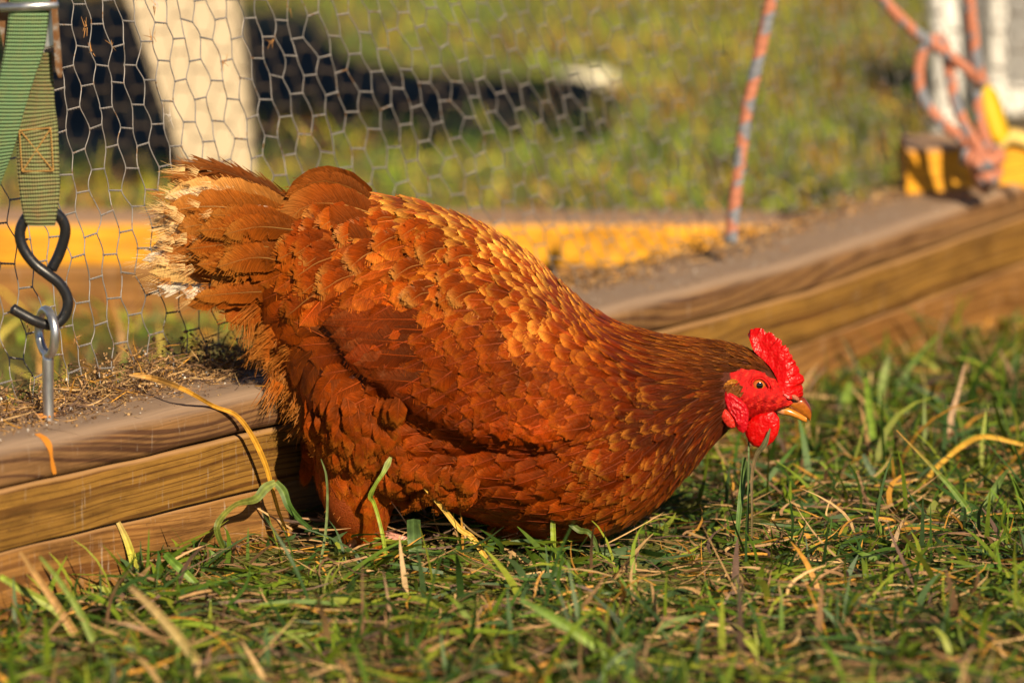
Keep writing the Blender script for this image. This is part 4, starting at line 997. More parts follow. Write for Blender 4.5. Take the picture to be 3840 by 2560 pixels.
# ------------------------------------------------------------------ grass
def blades(N, xy, L, wd, azi, elev, bend, twist, cols, mb, segs=5, z0=None):
    """N bent tapering strips"""
    t = np.linspace(0, 1, segs+1)
    el = elev[:, None] - bend[:, None]*t[None]
    st = L[:, None]/segs
    dxy = np.cos(el)*st; dz = np.sin(el)*st
    hx = np.concatenate([np.zeros((N, 1)), np.cumsum(dxy[:, :-1], 1)], 1); hz = np.concatenate([np.zeros((N, 1)), np.cumsum(dz[:, :-1], 1)], 1)
    az2 = azi[:, None] + twist[:, None]*t[None]
    X = xy[:, :1]+hx*np.cos(az2); Y = xy[:, 1:2]+hx*np.sin(az2)
    Zb = gz(xy[:, 0], xy[:, 1]) if z0 is None else z0
    Z = np.maximum(Zb[:, None]+hz, Zb[:, None]*0+.0)
    P = np.stack([X, Y, Z], -1)
    wv_ = wd[:, None]*(1-t[None]**2.2*.92)*(.7+.3*np.minimum(1, t[None]*4))
    ro = rng.uniform(-1.1, 1.1, N)
    sx = -np.sin(azi)*np.cos(ro); sy = np.cos(azi)*np.cos(ro); sz = np.sin(ro)
    Sd = np.stack([sx, sy, sz], -1)[:, None]*wv_[..., None]*.5
    Vv = np.stack([P-Sd, P+Sd], 2)
    base = np.arange(N)[:, None, None]*(segs+1)*2+np.arange(segs)[None, :, None]*2
    Fq = (base+np.array([0, 1, 3, 2])).reshape(-1, 4)
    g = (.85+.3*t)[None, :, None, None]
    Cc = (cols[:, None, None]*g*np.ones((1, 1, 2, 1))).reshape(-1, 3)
    mb.add(Vv.reshape(-1, 3), Fq, Cc)
GREEN = 1.28*np.array([(.080, .140, .012), (.045, .095, .012), (.13, .185, .014), (.028, .065, .012), (.20, .23, .022), (.050, .090, .030)])
STRAW = np.array([1.25, 1.42, 1.95])*np.array([(.36, .19, .06), (.26, .13, .045), (.44, .25, .08), (.18, .09, .035), (.42, .18, .02), (.12, .065, .035)])
def pick(pal, n): return pal[rng.integers(0, len(pal), n)]*rng.uniform(.7, 1.25, (n, 1))
def tside(xy):     # distance in front of (negative) / behind the front face of the near timber
    return (xy-A0[:2]) @ tnor
def along(xy): return (xy-A0[:2]) @ tdir
def scatter(n, x0, x1, y0, y1): return np.stack([rng.uniform(x0, x1, n), rng.uniform(y0, y1, n)], -1)
def hen_near(xy): return (((xy[:, 0]-.02)/.20)**2+((xy[:, 1]-YH)/.075)**2) < 1
# near turf in front of the boards: upright living blades
g1 = MB(); xy = scatter(30000, -.62, .85, 2.05, 4.15); s_ = tside(xy); keep = (s_ < -.003) & ((xy[:, 1] > 2.35) | (rng.random(len(xy)) < .5))
dens = .5+.5*snoise(xy, 91, 22); keep &= rng.random(len(xy)) < .30+.6*dens
# a bare patch of soil in front
px_, py_ = proj(np.concatenate([xy, np.zeros((len(xy), 1))], 1))
bare = np.exp(-(((xy[:, 0]-G(2560, 2170, 0)[0])/.045)**2+((xy[:, 1]-G(2560, 2170, 0)[1])/.05)**2))
keep &= rng.random(len(xy)) > bare*1.3
xy = xy[keep]; n = len(xy); hn = hen_near(xy)
tall = rng.random(n)**2.2
L = .014+.040*tall; L = np.where(rng.random(n) < .03, L+.022, L); L = np.where(hn, np.minimum(L, .012), L)
L *= np.where(tside(xy) > -.03, .8, 1)*(1+.55*np.clip((xy[:, 0]-.15)/.2, 0, 1)*np.clip((xy[:, 1]-2.9)/.3, 0, 1))
el = np.clip(rng.normal(.85, .45, n), .05, 1.5)
gcol = pick(GREEN, n); dry = rng.random(n) < .20; gcol[dry] = pick(STRAW, int(dry.sum()))
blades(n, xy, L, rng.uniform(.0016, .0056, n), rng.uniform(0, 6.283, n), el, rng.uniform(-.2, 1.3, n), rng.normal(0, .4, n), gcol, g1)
# taller tufts
tf_n = 620; cx_ = scatter(tf_n, -.60, .80, 2.15, 4.0); cx_ = cx_[(tside(cx_) < -.012)]; cx_ = cx_[~hen_near(cx_)]
xy = np.repeat(cx_, 9, 0); n = len(xy); xy = xy+rng.normal(0, .0035, (n, 2)); tc = np.repeat(pick(GREEN, len(cx_)), 9, 0)*rng.uniform(.8, 1.25, (n, 1))
dd = rng.random(n) < .12; tc[dd] = pick(STRAW, int(dd.sum()))
low = np.abs(xy[:, 0]-.02) < .26
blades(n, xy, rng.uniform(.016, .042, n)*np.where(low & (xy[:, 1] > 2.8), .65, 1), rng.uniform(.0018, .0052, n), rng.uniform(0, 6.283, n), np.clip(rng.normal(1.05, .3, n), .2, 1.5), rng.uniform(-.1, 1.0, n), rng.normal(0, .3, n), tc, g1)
# clippings lying on top
m_ = 19000; xy = scatter(m_, -.62, .85, 2.05, 4.15); b2 = np.exp(-(((xy[:, 0]-G(2560, 2170, 0)[0])/.045)**2+((xy[:, 1]-G(2560, 2170, 0)[1])/.05)**2))
xy = xy[(tside(xy) < -.004) & (rng.random(m_) > b2*1.2)]; n = len(xy)
col = pick(GREEN, n)
zz = gz(xy[:, 0], xy[:, 1])+rng.uniform(.001, .011, n)
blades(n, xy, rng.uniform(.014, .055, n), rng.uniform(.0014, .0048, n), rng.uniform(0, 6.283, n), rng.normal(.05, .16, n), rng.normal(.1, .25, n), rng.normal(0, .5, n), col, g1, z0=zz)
gobj = g1.build('grass', M_grass); gobj['kind'] = 'stuff'; gobj['label'] = 'short mown green grass in front of the boards'
g2 = MB(); m_ = 40000; xy = scatter(m_, -.62, .85, 2.05, 4.15)
xy = xy[(tside(xy) < -.003)]; n = len(xy); pat = .5+.5*snoise(xy, 95, 14); xy = xy[rng.random(n) < .35+.65*pat]; n = len(xy)
zz = gz(xy[:, 0], xy[:, 1])+rng.uniform(.0, .011, n)
blades(n, xy, rng.uniform(.012, .052, n), rng.uniform(.0006, .0026, n), rng.uniform(0, 6.283, n), rng.normal(.08, .2, n), rng.normal(.1, .35, n), rng.normal(0, .6, n), pick(STRAW, n), g2, z0=zz)
so = g2.build('dry_grass_clippings', M_straw); so['kind'] = 'stuff'; so['label'] = 'tangled brown straw and cut stalks among the grass'
# meadow inside and beyond the pen
g3 = MB(); m_ = 60000; xy = scatter(m_, -1.5, 1.9, 2.9, 8.2); s_ = tside(xy)
col = None; keep = (s_ > .095) & ~((xy[:, 1] > YR-.02-.015*xy[:, 0]) & (xy[:, 1] < YR+.085-.015*xy[:, 0]) & (xy[:, 0] < .52))
keep &= (np.abs(xy[:, 0]) < .30+.20*xy[:, 1])
mx_, my_ = proj(np.concatenate([xy, np.zeros((len(xy), 1))], 1))
keep &= ~((my_ < np.interp(mx_, [120, 330, 880, 980, 1150, 1500, 2250, 2340], [650, 640, 590, 500, 470, 478, 440, 390])) & (my_ > np.interp(mx_, [120, 1180, 1420, 2290, 2350], [-60, 50, 270, 318, 385])) & (mx_ > 120) & (mx_ < 2345)) | (rng.random(len(xy)) < .03)
xy = xy[keep]; n = len(xy); pat = snoise(xy, 97, 5.0)+.6*snoise(xy, 98, 14)
col = np.minimum(pick(GREEN, n)*3.0, .6); col[:, 0] *= 1.22; bro = rng.random(n) < np.clip(.20+.40*pat, .02, .8); col[bro] = pick(STRAW, int(bro.sum()))*np.array([1.25, 1.1, .7])
L = rng.uniform(.012, .042, n)*(1+.3*pat)
blades(n, xy, L, rng.uniform(.0016, .0050, n), rng.uniform(0, 6.283, n), np.clip(rng.normal(.9, .45, n), .05, 1.5), rng.uniform(-.1, 1.2, n), rng.normal(0, .4, n), col, g3, segs=3)
mo = g3.build('grass', M_grass); mo['kind'] = 'stuff'; mo['label'] = 'out of focus green and straw coloured grass behind the chicken wire'

# ------------------------------------------------------------------ dirt and litter on the upper board, against the wire
lt = MB()
def on_top(n, wmu, wsd, s0=-.28, s1=1.2): return rng.uniform(s0, s1, n), np.clip(rng.normal(wmu, wsd, n), .012, .094)
n = 4200; s_, w_ = on_top(n, .074, .017); zz = ZT + rng.uniform(0, 1, n)**1.5*.013*np.clip((w_-.045)/.035, 0, 1)*(1.1+.9*np.sin(s_*30))*(1-.75*ss_(s_, .40, .60)) 
for k in range(n):
    p = T(s_[k], w_[k], zz[k]); r = rng.uniform(.0005, .0017)
    q = rng.normal(size=(6, 3)); q /= np.linalg.norm(q, axis=1)[:, None]
    O = np.array([[1, 0, 0], [0, 1, 0], [-1, 0, 0], [0, -1, 0], [0, 0, 1], [0, 0, -1]])*r*rng.uniform(.5, 1.3, (6, 1)) + p
    col = np.array(((.16, .09, .04), (.30, .17, .07), (.10, .055, .03), (.42, .26, .12), (.6, .56, .52))[rng.choice(5, p=[.35, .3, .2, .12, .03])])
    lt.add(O, np.array([[0, 1, 4], [1, 2, 4], [2, 3, 4], [3, 0, 4], [1, 0, 5], [2, 1, 5], [3, 2, 5], [0, 3, 5]]), col*rng.uniform(.7, 1.3))
n = 2600; s_, w_ = on_top(n, .076, .014)
P = np.array([T(a, b_, ZT) for a, b_ in zip(s_, w_)])
pile = np.clip((w_-.045)/.035, 0, 1)
blades(n, P[:, :2], rng.uniform(.006, .030, n)*(1-.5*ss_(s_, .40, .60)), rng.uniform(.0004, .0013, n), rng.normal(math.atan2(tdir[1], tdir[0]), 1.0, n)+rng.choice([0, math.pi], n), rng.normal(.1, .22, n), rng.normal(.1, .5, n), rng.normal(0, .6, n),
       pick(STRAW, n)*1.1, lt, z0=P[:, 2]+.001+pile*rng.uniform(0, .012, n)*(1.0+.8*np.sin(s_*30))*(1-.8*ss_(s_, .40, .60)))
for k in range(1500):
    p = T(rng.uniform(-.28, 1.2), rng.uniform(.006, .08), ZT+.0002); r = rng.uniform(.0003, .0009)
    O = np.array([[1, 0, 0], [0, 1, 0], [-1, 0, 0], [0, -1, 0], [0, 0, 1]])*r*rng.uniform(.5, 1.4, (5, 1)) + p
    lt.add(O, np.array([[0, 1, 4], [1, 2, 4], [2, 3, 4], [3, 0, 4]]), np.array(((.16, .09, .04), (.34, .22, .11), (.07, .04, .02), (.55, .50, .44))[rng.integers(0, 4)]))
n = 4200; s_ = rng.uniform(-.28, .34, n); w_ = np.clip(rng.normal(.066, .020, n), .010, .094); hp_ = np.clip((w_-.035)/.045, 0, 1)*(1.1+.8*np.sin(s_*34+1))
for k in range(n):
    p = T(s_[k], w_[k], ZT+rng.random()**1.6*.013*hp_[k]); r = rng.uniform(.0004, .0016)
    O = np.array([[1, 0, 0], [0, 1, 0], [-1, 0, 0], [0, -1, 0], [0, 0, 1], [0, 0, -1]])*r*rng.uniform(.4, 1.4, (6, 1)) + p
    col = np.array(((.20, .11, .05), (.32, .19, .08), (.11, .06, .03), (.44, .28, .13), (.6, .56, .52))[rng.choice(5, p=[.35, .3, .18, .14, .03])])
    lt.add(O, np.array([[0, 1, 4], [1, 2, 4], [2, 3, 4], [3, 0, 4], [1, 0, 5], [2, 1, 5], [3, 2, 5], [0, 3, 5]]), col*rng.uniform(.7, 1.3))
n = 2200; s_ = rng.uniform(-.28, .34, n); w_ = np.clip(rng.normal(.064, .020, n), .010, .094); P = np.array([T(a, b_, ZT) for a, b_ in zip(s_, w_)])
blades(n, P[:, :2], rng.uniform(.004, .028, n), rng.uniform(.0003, .0014, n), rng.uniform(0, 6.283, n), rng.normal(.12, .28, n), rng.normal(.1, .6, n), rng.normal(0, .9, n), pick(STRAW, n)*.85, lt, z0=P[:, 2]+.0006+np.clip((w_-.035)/.045, 0, 1)*rng.uniform(0, .013, n))
for k in range(46):      # chaff and down caught on the wires
    u_, v_ = warpF(np.array([rng.uniform(-.2, .45)]), np.array([rng.uniform(.01, .3)])); q = fnF(u_, v_, np.array([-.0006]))[0]
    ud = rng.random() < .3
    for h in range(rng.integers(4, 9)):
        d3 = np.array([rng.normal(0, .35), rng.normal(0, .2), rng.normal(0, 1)]); d3 /= np.linalg.norm(d3); l3 = rng.uniform(.002, .007); e3 = np.cross(d3, [0, 1, 0])*.00028
        o3 = q+rng.normal(0, .0008, 3); lt.add([o3-e3, o3+e3, o3+d3*l3+e3*.4, o3+d3*l3-e3*.4], np.array([[0, 1, 2, 3]]), (.45, .40, .36) if ud else np.array((.34, .17, .06))*rng.uniform(.6, 1.3))
lo = lt.build('dirt_litter', M_litter); lo['kind'] = 'stuff'; lo['label'] = 'crumbs of dirt, straw and chaff heaped along the wire on the top board'
# sparse crumbs near the board's front edge are part of the same litter

# ------------------------------------------------------------------ loose straws and leaves that stand out
def leaf_strip(name, P, wd, col, label, cat, m, group=None, face=(0, -1, .2), fold=.25):
    P = spline(np.array(P), 40); Tn = np.gradient(P, axis=0); Tn /= np.linalg.norm(Tn, axis=1)[:, None]
    fc = np.array(face, float); Bn = np.cross(Tn, fc); Bn /= np.linalg.norm(Bn, axis=1)[:, None]; Nn = np.cross(Bn, Tn)
    t = np.linspace(0, 1, 40); wv_ = (np.interp(t, np.linspace(0, 1, len(wd)), wd)/2)[:, None]
    V_ = np.stack([P-Bn*wv_, P-Bn*wv_*.5-Nn*wv_*fold*.3, P-Nn*wv_*fold, P+Bn*wv_*.5-Nn*wv_*fold*.3, P+Bn*wv_, P-Nn*(wv_*fold+.00015)], 1)
    cl = np.array(col, float); cl = cl if cl.ndim == 2 else cl[None]
    ci = np.stack([np.interp(t, np.linspace(0, 1, len(cl)), cl[:, k]) for k in range(3)], -1) if len(cl) > 1 else np.repeat(cl, 40, 0)
    ci = ci*(1+.18*snoise(P, 99, 800))[:, None]
    C_ = np.repeat(ci[:, None], 6, 1)*np.array([1.15, .8, 1.3, .78, 1.05, .8])[None, :, None]
    mb = MB(); mb.add(V_.reshape(-1, 3), grid_faces(40, 6, True), C_.reshape(-1, 3))
    o = mb.build(name, m, None, tuple(P[0]), smooth=False); return tag(o, label, cat, group)
def z3(X, Y): return (.6378*X, 1300+.6378*Y)
def near_face(px, py, lift):     # a point in front of the timber seen at this picture position
    r = FW+np.array([1, 0, 0])*(px-1920)*S+UP*(1280-py)*S
    n3 = np.array([tnor[0], tnor[1], 0]); o = np.array([A0[0], A0[1], 0])-n3*lift
    t = ((o-CAM) @ n3)/(r @ n3); return CAM+r*t
yel = (.62, .30, .03)
P = [G(*z3(760, 165), ZT+.012), G(*z3(900, 185), ZT+.010), G(*z3(1080, 250), ZT+.010), near_face(*z3(1250, 345), .001), near_face(*z3(1385, 400), .006), near_face(*z3(1480, 520), .010), near_face(*z3(1560, 690), .012), near_face(*z3(1610, 870), .012), near_face(*z3(1650, 1000), .014), near_face(*z3(1700, 1110), .018)]
leaf_strip('straw_blade', P, [.0012, .0038, .0026, .0024, .0030, .0034, .0026, .0022, .0016], [(.42, .24, .08), yel, yel, (.66, .34, .03), yel], 'long golden dry blade draped over the board edge down to the grass', 'grass blade', M_straw)
P = [near_face(*z3(1370, 1260), .02), near_face(*z3(1300, 1150), .02), near_face(*z3(1280, 1040), .02), near_face(*z3(1380, 930), .018), near_face(*z3(1500, 895), .016), near_face(*z3(1560, 830), .018), near_face(*z3(1620, 795), .02)]
leaf_strip('grass_blade', P, [.003, .0034, .0042, .0028, .0050, .0062, .0040], [(.09, .13, .02), (.16, .20, .03), (.22, .22, .04), (.15, .2, .04), (.24, .27, .07)], 'arched green and yellow blade against the bottom board, left half of a folded leaf', 'grass blade', M_grass)
P = [near_face(*z3(1620, 795), .02), near_face(*z3(1665, 850), .024), near_face(*z3(1700, 940), .028), near_face(*z3(1780, 1030), .032), near_face(*z3(1880, 1110), .036)]
leaf_strip('grass_blade', P, [.0040, .0055, .0045, .0030, .0020], [(.16, .22, .05), (.07, .14, .02), (.06, .13, .03)], 'dark green blade bending down right from the fold beside the board', 'grass blade', M_grass)
z8 = lambda X, Y: (1000+.6803*X, 1700+.6803*Y)
def stalk(pp, Y, wd, col, label, m=M_grass, name='grass_blade', face=(0, -1, .2)):
    if Y is None: Y = float(G(pp[0][0], pp[0][1]+20, 0)[1])
    P = [W(a, b_, Y+.004*math.sin(i)) for i, (a, b_) in enumerate(pp)]
    if P[0][2] > .004: P.insert(0, np.array([P[0][0]-(P[1][0]-P[0][0])*min(1.2, .7*P[0][2]/max(.002, P[1][2]-P[0][2])), P[0][1], -.002])); wd = [wd[0]]+list(wd)
    wd = [w_*.82 for w_ in wd]
    P[0][2] = min(P[0][2], -.001); leaf_strip(name, P, wd, col, label, 'grass blade', m, face=face)
stalk([z8(640, 455), z8(615, 350), z8(590, 270), z8(572, 235), z8(600, 170), z8(640, 110), z8(668, 55), z8(690, 5)], 2.975, [.0028, .0026, .0028, .0040, .0026, .0030, .0048, .0010], [(.30, .38, .04), (.36, .44, .04), (.26, .36, .05), (.30, .32, .10)], 'kinked bright green stem in front of the hen\'s leg')
stalk([z8(300, 590), z8(325, 430), z8(335, 260), z8(328, 120), z8(300, 30)], 2.955, [.002, .002, .0018, .0016, .0006], (.20, .26, .09), 'thin grey green stem rising before the hen\'s thigh')
stalk([z8(1140, 470), z8(1060, 410), z8(970, 300), z8(855, 178)], 2.975, [.0040, .0042, .0036, .0008], (.62, .38, .06), 'flat yellow straw leaning against the hen\'s belly', M_straw, 'straw_blade')
stalk([z8(1580, 465), z8(1578, 400), z8(1580, 350), z8(1582, 303)], 2.965, [.0040, .0038, .0036, .0034], (.28, .36, .03), 'short clipped bright green blade upright before the belly')
stalk([z8(820, 540), z8(815, 480), z8(812, 420), z8(810, 365)], 2.960, [.010, .0105, .0105, .010], (.10, .17, .05), 'broad ribbed leaf end cut square near the foot')
stalk([z8(1790, 450), z8(1720, 420), z8(1660, 370), z8(1612, 315)], 2.965, [.0035, .0045, .004, .0010], [(.08, .13, .02), (.14, .17, .04)], 'olive pointed blade lying against the lower breast')
zw = lambda X, Y: (2600+.6379*X, 1300+.6379*Y)
stalk([zw(265, 1020), zw(280, 880), zw(295, 760), zw(300, 650)], 3.005, [.0036, .0044, .0044, .0030], [(.10, .19, .04), (.16, .26, .07)], 'broad blue green blade standing below the red wattle')
stalk([zw(325, 700), zw(326, 600), zw(325, 520), zw(326, 450)], 3.000, [.0014, .0014, .0012, .0004], (.12, .18, .06), 'hair thin green stem crossing the wattle\'s left edge')
stalk([zw(345, 960), zw(345, 760), zw(370, 640), zw(420, 570), zw(452, 480)], 2.995, [.0016, .0022, .0030, .0044, .0010], [(.16, .12, .05), (.20, .13, .06), (.20, .24, .12)], 'frayed grey green stalk bitten off in front of the wattle')
stalk([zw(1100, 835), zw(1070, 770), zw(1030, 700), zw(1000, 632)], None, [.0045, .0052, .0050, .0030], (.16, .22, .13), 'pale grey green leaf tip to the right of the beak')
stalk([zw(1690, 1040), zw(1560, 880), zw(1400, 700), zw(1195, 490)], None, [.004, .005, .003, .0008], [(.14, .24, .03), (.16, .25, .04), (.46, .24, .05)], 'long green blade with a brown tip slanting up left')
stalk([zw(1690, 990), zw(1740, 900), zw(1800, 790), zw(1850, 720)], None, [.0045, .0066, .005, .002], (.18, .27, .07), 'light green blade leaning right at the edge of the lawn')
stalk([zw(1310, 820), zw(1450, 690), zw(1600, 570), zw(1720, 528), zw(1940, 575)], None, [.004, .004, .0045, .004, .003], (.60, .34, .04), 'arched yellow blade bending over at the right edge', M_straw, 'straw_blade')
stalk([zw(1490, 610), zw(1510, 450), zw(1560, 260), zw(1595, 110)], None, [.0060, .0055, .0035, .0020], (.50, .33, .20), 'tall pinkish dry stalk standing right of the hen', M_straw, 'straw_blade')
stalk([zw(1060, 620), zw(1050, 480), zw(1030, 330), zw(1018, 185)], None, [.006, .0062, .006, .004], (.22, .34, .04), 'tall bright green blade right of the beak')
stalk([zw(1120, 420), zw(1110, 260), zw(1130, 130), zw(1155, 50)], None, [.006, .007, .0065, .002], [(.22, .34, .05), (.4, .45, .2)], 'tall green blade with a pale tip before the boards')
stalk([zw(880, 400), zw(900, 300), zw(925, 210)], None, [.008, .0085, .005], (.20, .30, .05), 'wide blurred green blade below the board end')
z9 = lambda X, Y: (.5102*X, 1900+.5102*Y)
stalk([z9(1010, 520), z9(980, 400), z9(930, 240), z9(855, 85)], None, [.0070, .0060, .0050, .0030], [(.30, .36, .03), (.50, .46, .06), (.60, .42, .16)], 'yellow green stalk leaning before the left boards', M_straw, 'straw_blade')
stalk([z9(600, 960), z9(400, 700), z9(260, 500), z9(150, 330)], None, [.0060, .0055, .0045, .0020], (.40, .23, .08), 'tan stalk slanting up left in front of the boards', M_straw, 'straw_blade')
stalk([z9(560, 900), z9(420, 760), z9(220, 640), z9(0, 510)], None, [.0066, .0070, .0060, .0040], [(.40, .45, .08), (.28, .36, .04)], 'blurred yellow green blade reaching the left edge of the boards')
stalk([z9(740, 1060), z9(600, 800), z9(450, 560), z9(295, 365)], None, [.0060, .0050, .0040, .0018], (.24, .32, .06), 'thin green blade slanting up left near the board\'s foot')
stalk([z9(1560, 1250), z9(1330, 980), z9(1120, 740), z9(960, 590)], None, [.0070, .0068, .0058, .0035], [(.30, .24, .07), (.38, .25, .11)], 'pale straw crossing the blurred foreground at lower left', M_straw, 'straw_blade')
stalk([z8(2050, 1180), z8(1850, 1080), z8(1620, 930), z8(1400, 800)], None, [.0055, .0075, .0075, .0030], [(.30, .42, .04), (.14, .24, .04)], 'broad green blade lying across the blurred centre foreground')
stalk([z9(1430, 360), z9(1410, 270), z9(1380, 200)], None, [.0035, .0060, .0055], (.12, .21, .04), 'rounded little green leaf before the bottom board')
stalk([z9(900, 400), z9(830, 330), z9(740, 290), z9(700, 255)], None, [.003, .0085, .0085, .004], (.14, .22, .03), 'oval green leaf before the bottom board at left')
stalk([z9(1560, 640), z9(1400, 520), z9(1300, 430), z9(1215, 345)], None, [.0035, .0055, .0065, .0050], [(.22, .34, .05), (.12, .24, .03)], 'grass leaf folded along its rib in front of the boards')

# ------------------------------------------------------------------ eye bolt, strap, S-hook
z2 = lambda X, Y: (.5102*X, 700+.5102*Y)
foot_p = G(*z2(355, 1700), ZT+tz(front_s(180, 1560, ZT)))
YB = foot_p[1]
eb = thing('eye_bolt', tuple(foot_p), 'zinc plated eye bolt screwed into the top board at the left', 'eye bolt')
mb = MB(); base_p = foot_p-[0, 0, .01]; top_p = W(*z2(352, 1200), YB)
tube(mb, spline([base_p, foot_p, top_p], 14), .0034, 16); mb.build('shank', M_zinc, eb, foot_p)
c_ = W(*z2(345, 1070), YB); mb = MB(); P = []
for k in range(49):
    a_ = k/48*2*math.pi*.985 - math.pi/2
    x_ = math.cos(a_)*.0125; z_ = math.sin(a_)*.0135
    P.append(c_+np.array([x_*math.cos(R(62)), -x_*math.sin(R(62)), z_]))
tube(mb, P, .0028, 14); mb.build('eye', M_zinc, eb, foot_p)
mb = MB()
for k in range(14):
    a_ = rng.uniform(0, 6.28); q = foot_p+[0, 0, .0006]; e_ = q+np.array([math.cos(a_), math.sin(a_), rng.uniform(0, .25)])*rng.uniform(.004, .008)
    tube(mb, [q, (q+e_)/2+[0, 0, .0005], e_], [.0014, .0012, .0003], 5, (.50, .20, .04))
mb.build('wood_splinters', vcol_mat('fresh_splinters', .8), eb, foot_p)

hook_c = W(*z2(330, 640), YB)
st_ = thing('ratchet_strap', tuple(hook_c), 'green webbing strap with rusty buckle and black S hook hanging at the left edge', 'strap')
HK = [(372, 618, .006), (430, 500, .006), (474, 350, .005), (455, 255, .004), (390, 190, .002), (300, 170, 0), (215, 205, -.001), (160, 285, -.001), (148, 370, -.001), (180, 465, -.001), (255, 565, -.001), (350, 640, -.001), (430, 705, 0), (485, 790, .001), (498, 870, .001), (470, 955, .001), (405, 1012, 0), (330, 1008, -.001), (250, 975, -.003), (170, 930, -.004), (95, 885, -.005)]
P = spline(np.array([W(*z2(a, b_), YB)+[0, c0, 0] for a, b_, c0 in HK]), 110)
mb = MB(); tube(mb, P, .0033, 16); mb.build('hook', M_black, st_, hook_c)
def ribbon(name, L_, R_, offs, m, thick=.0012, n=70, amp=.0):
    Lp = spline(np.array([W(a, b_, YB)+[0, c0, 0] for (a, b_), c0 in zip(L_, offs)]), n); Rp = spline(np.array([W(a, b_, YB)+[0, c0, 0] for (a, b_), c0 in zip(R_, offs)]), n)
    k = 13; Vv = []; Gr = []; arc = np.concatenate([[0], np.cumsum(np.linalg.norm(np.diff((Lp+Rp)/2, axis=0), axis=1))])
    for i in range(n):
        fr = []
        for sgn in (-1, 1):
            ks = range(k) if sgn < 0 else range(k-1, -1, -1)
            for j in ks:
                f_ = j/(k-1); p = Lp[i]*(1-f_)+Rp[i]*f_
                y_ = sgn*thick/2 + .0012*math.sin(f_*math.pi)*-1 + amp*math.sin(f_*9+1)*math.sin(i/n*3)
                fr.append(p+[0, y_, 0]); Gr.append([f_*.026, 0, arc[i]])
        Vv.append(fr)
    Vv = np.array(Vv); mb = MB(); mb.add(Vv.reshape(-1, 3), grid_faces(n, 2*k, True)); o = mb.build(name, m, st_, hook_c); set_grain(o, Gr); return Lp, Rp
z1 = lambda X, Y: (.5102*X, .5102*Y)
ribbon('webbing', [z1(95, -120), z1(78, 100), z1(50, 330), z1(5, 560), z1(-40, 800), z1(-90, 1100), z1(-140, 1500)], [z1(385, -120), z1(370, 100), z1(340, 330), z1(265, 560), z1(190, 800), z1(110, 1080), z1(-20, 1420)], [-.012, -.012, -.010, -.009, -.008, -.006, -.004], M_web)['x' if 0 else 0] if False else ribbon('webbing', [z1(95, -120), z1(78, 100), z1(50, 330), z1(5, 560), z1(-40, 800), z1(-90, 1100), z1(-140, 1500)], [z1(385, -120), z1(370, 100), z1(340, 330), z1(265, 560), z1(190, 800), z1(110, 1080), z1(-20, 1420)], [-.012, -.012, -.010, -.009, -.008, -.006, -.004], M_web)
LpA, RpA = ribbon('webbing_loop', [z1(300, 380), z1(240, 560), z1(190, 760), z1(130, 980), z1(128, 1180), z1(150, 1420), z1(185, 1600)+(), z1(205, 1650)], [z1(385, 380), z1(398, 560), z1(408, 760), z1(430, 920), z1(440, 1180), z1(445, 1400), z1(418, 1600), z1(408, 1650)], [-.004, -.004, -.004, -.0045, -.0045, -.0045, -.005, -.004], M_web2, .0016, amp=.0006)
# box stitch
mb = MB()
bx = [z1(150, 950), z1(380, 930), z1(400, 1245), z1(170, 1250), z1(150, 950)]
def st_line(a, c_, n):
    for k in range(n):
        f0 = (k+.12)/n; f1 = (k+.88)/n; p = W(a[0]+(c_[0]-a[0])*f0, a[1]+(c_[1]-a[1])*f0, YB)+[0, -.0066, 0]; q = W(a[0]+(c_[0]-a[0])*f1, a[1]+(c_[1]-a[1])*f1, YB)+[0, -.0066, 0]
        tube(mb, [p, (p+q)/2+[0, -.0003, 0], q], .00045, 5, (.42, .23, .06))
for a, c_ in zip(bx[:-1], bx[1:]): st_line(a, c_, 16)
st_line(z1(165, 960), z1(395, 1240), 20); st_line(z1(380, 935), z1(175, 1245), 20)
mb.build('stitching', M_thread, st_, hook_c)
# buckle plates
def plate(name, quad, y0, y1, m, bev=.0006):
    mb = MB(); A_ = np.array([W(*q, YB) for q in quad]); c_ = A_.mean(0); V_ = []
    for f_, y in ((.94, y0), (1, y0+bev), (1, y1-bev), (.94, y1)): V_.append(c_+(A_-c_)*f_+[0, y, 0])
    V_ = np.array(V_); k = len(quad); Fq = grid_faces(4, k, True)
    mb.add(V_.reshape(-1, 3), Fq); 
    cf = c_+[0, y0, 0]; cb_ = c_+[0, y1, 0]; mb.add(np.vstack([V_[0], cf]), np.array([[k, (j+1) % k, j] for j in range(k)])); mb.add(np.vstack([V_[3], cb_]), np.array([[k, j, (j+1) % k] for j in range(k)]))
    return mb.build(name, m, st_, hook_c, smooth=False)
plate('buckle_lever', [z1(388, -60), z1(432, -60), z1(478, 520), z1(470, 552), z1(445, 552), z1(425, 500), z1(395, 60)], -.016, -.0125, M_rust)
plate('buckle_frame', [z1(300, -60), z1(392, -60), z1(412, 335), z1(330, 350)], -.008, -.0055, M_zinc)
plate('buckle_tongue', [z1(385, 380), z1(408, 350), z1(428, 530), z1(395, 520)], -.0075, -.006, M_rust)
plate('buckle_lever', [z1(-60, -60), z1(68, -60), z1(70, 180), z1(55, 350), z1(40, 380), z1(15, 250), z1(-20, 120)], -.0065, -.003, M_rust)
mb = MB(); tube(mb, [W(*z1(20, 40), YB)+[0, -.014, 0], W(*z1(440, 20), YB)+[0, -.014, 0]], .0030, 12); mb.build('buckle_axle', M_zinc, st_, hook_c)

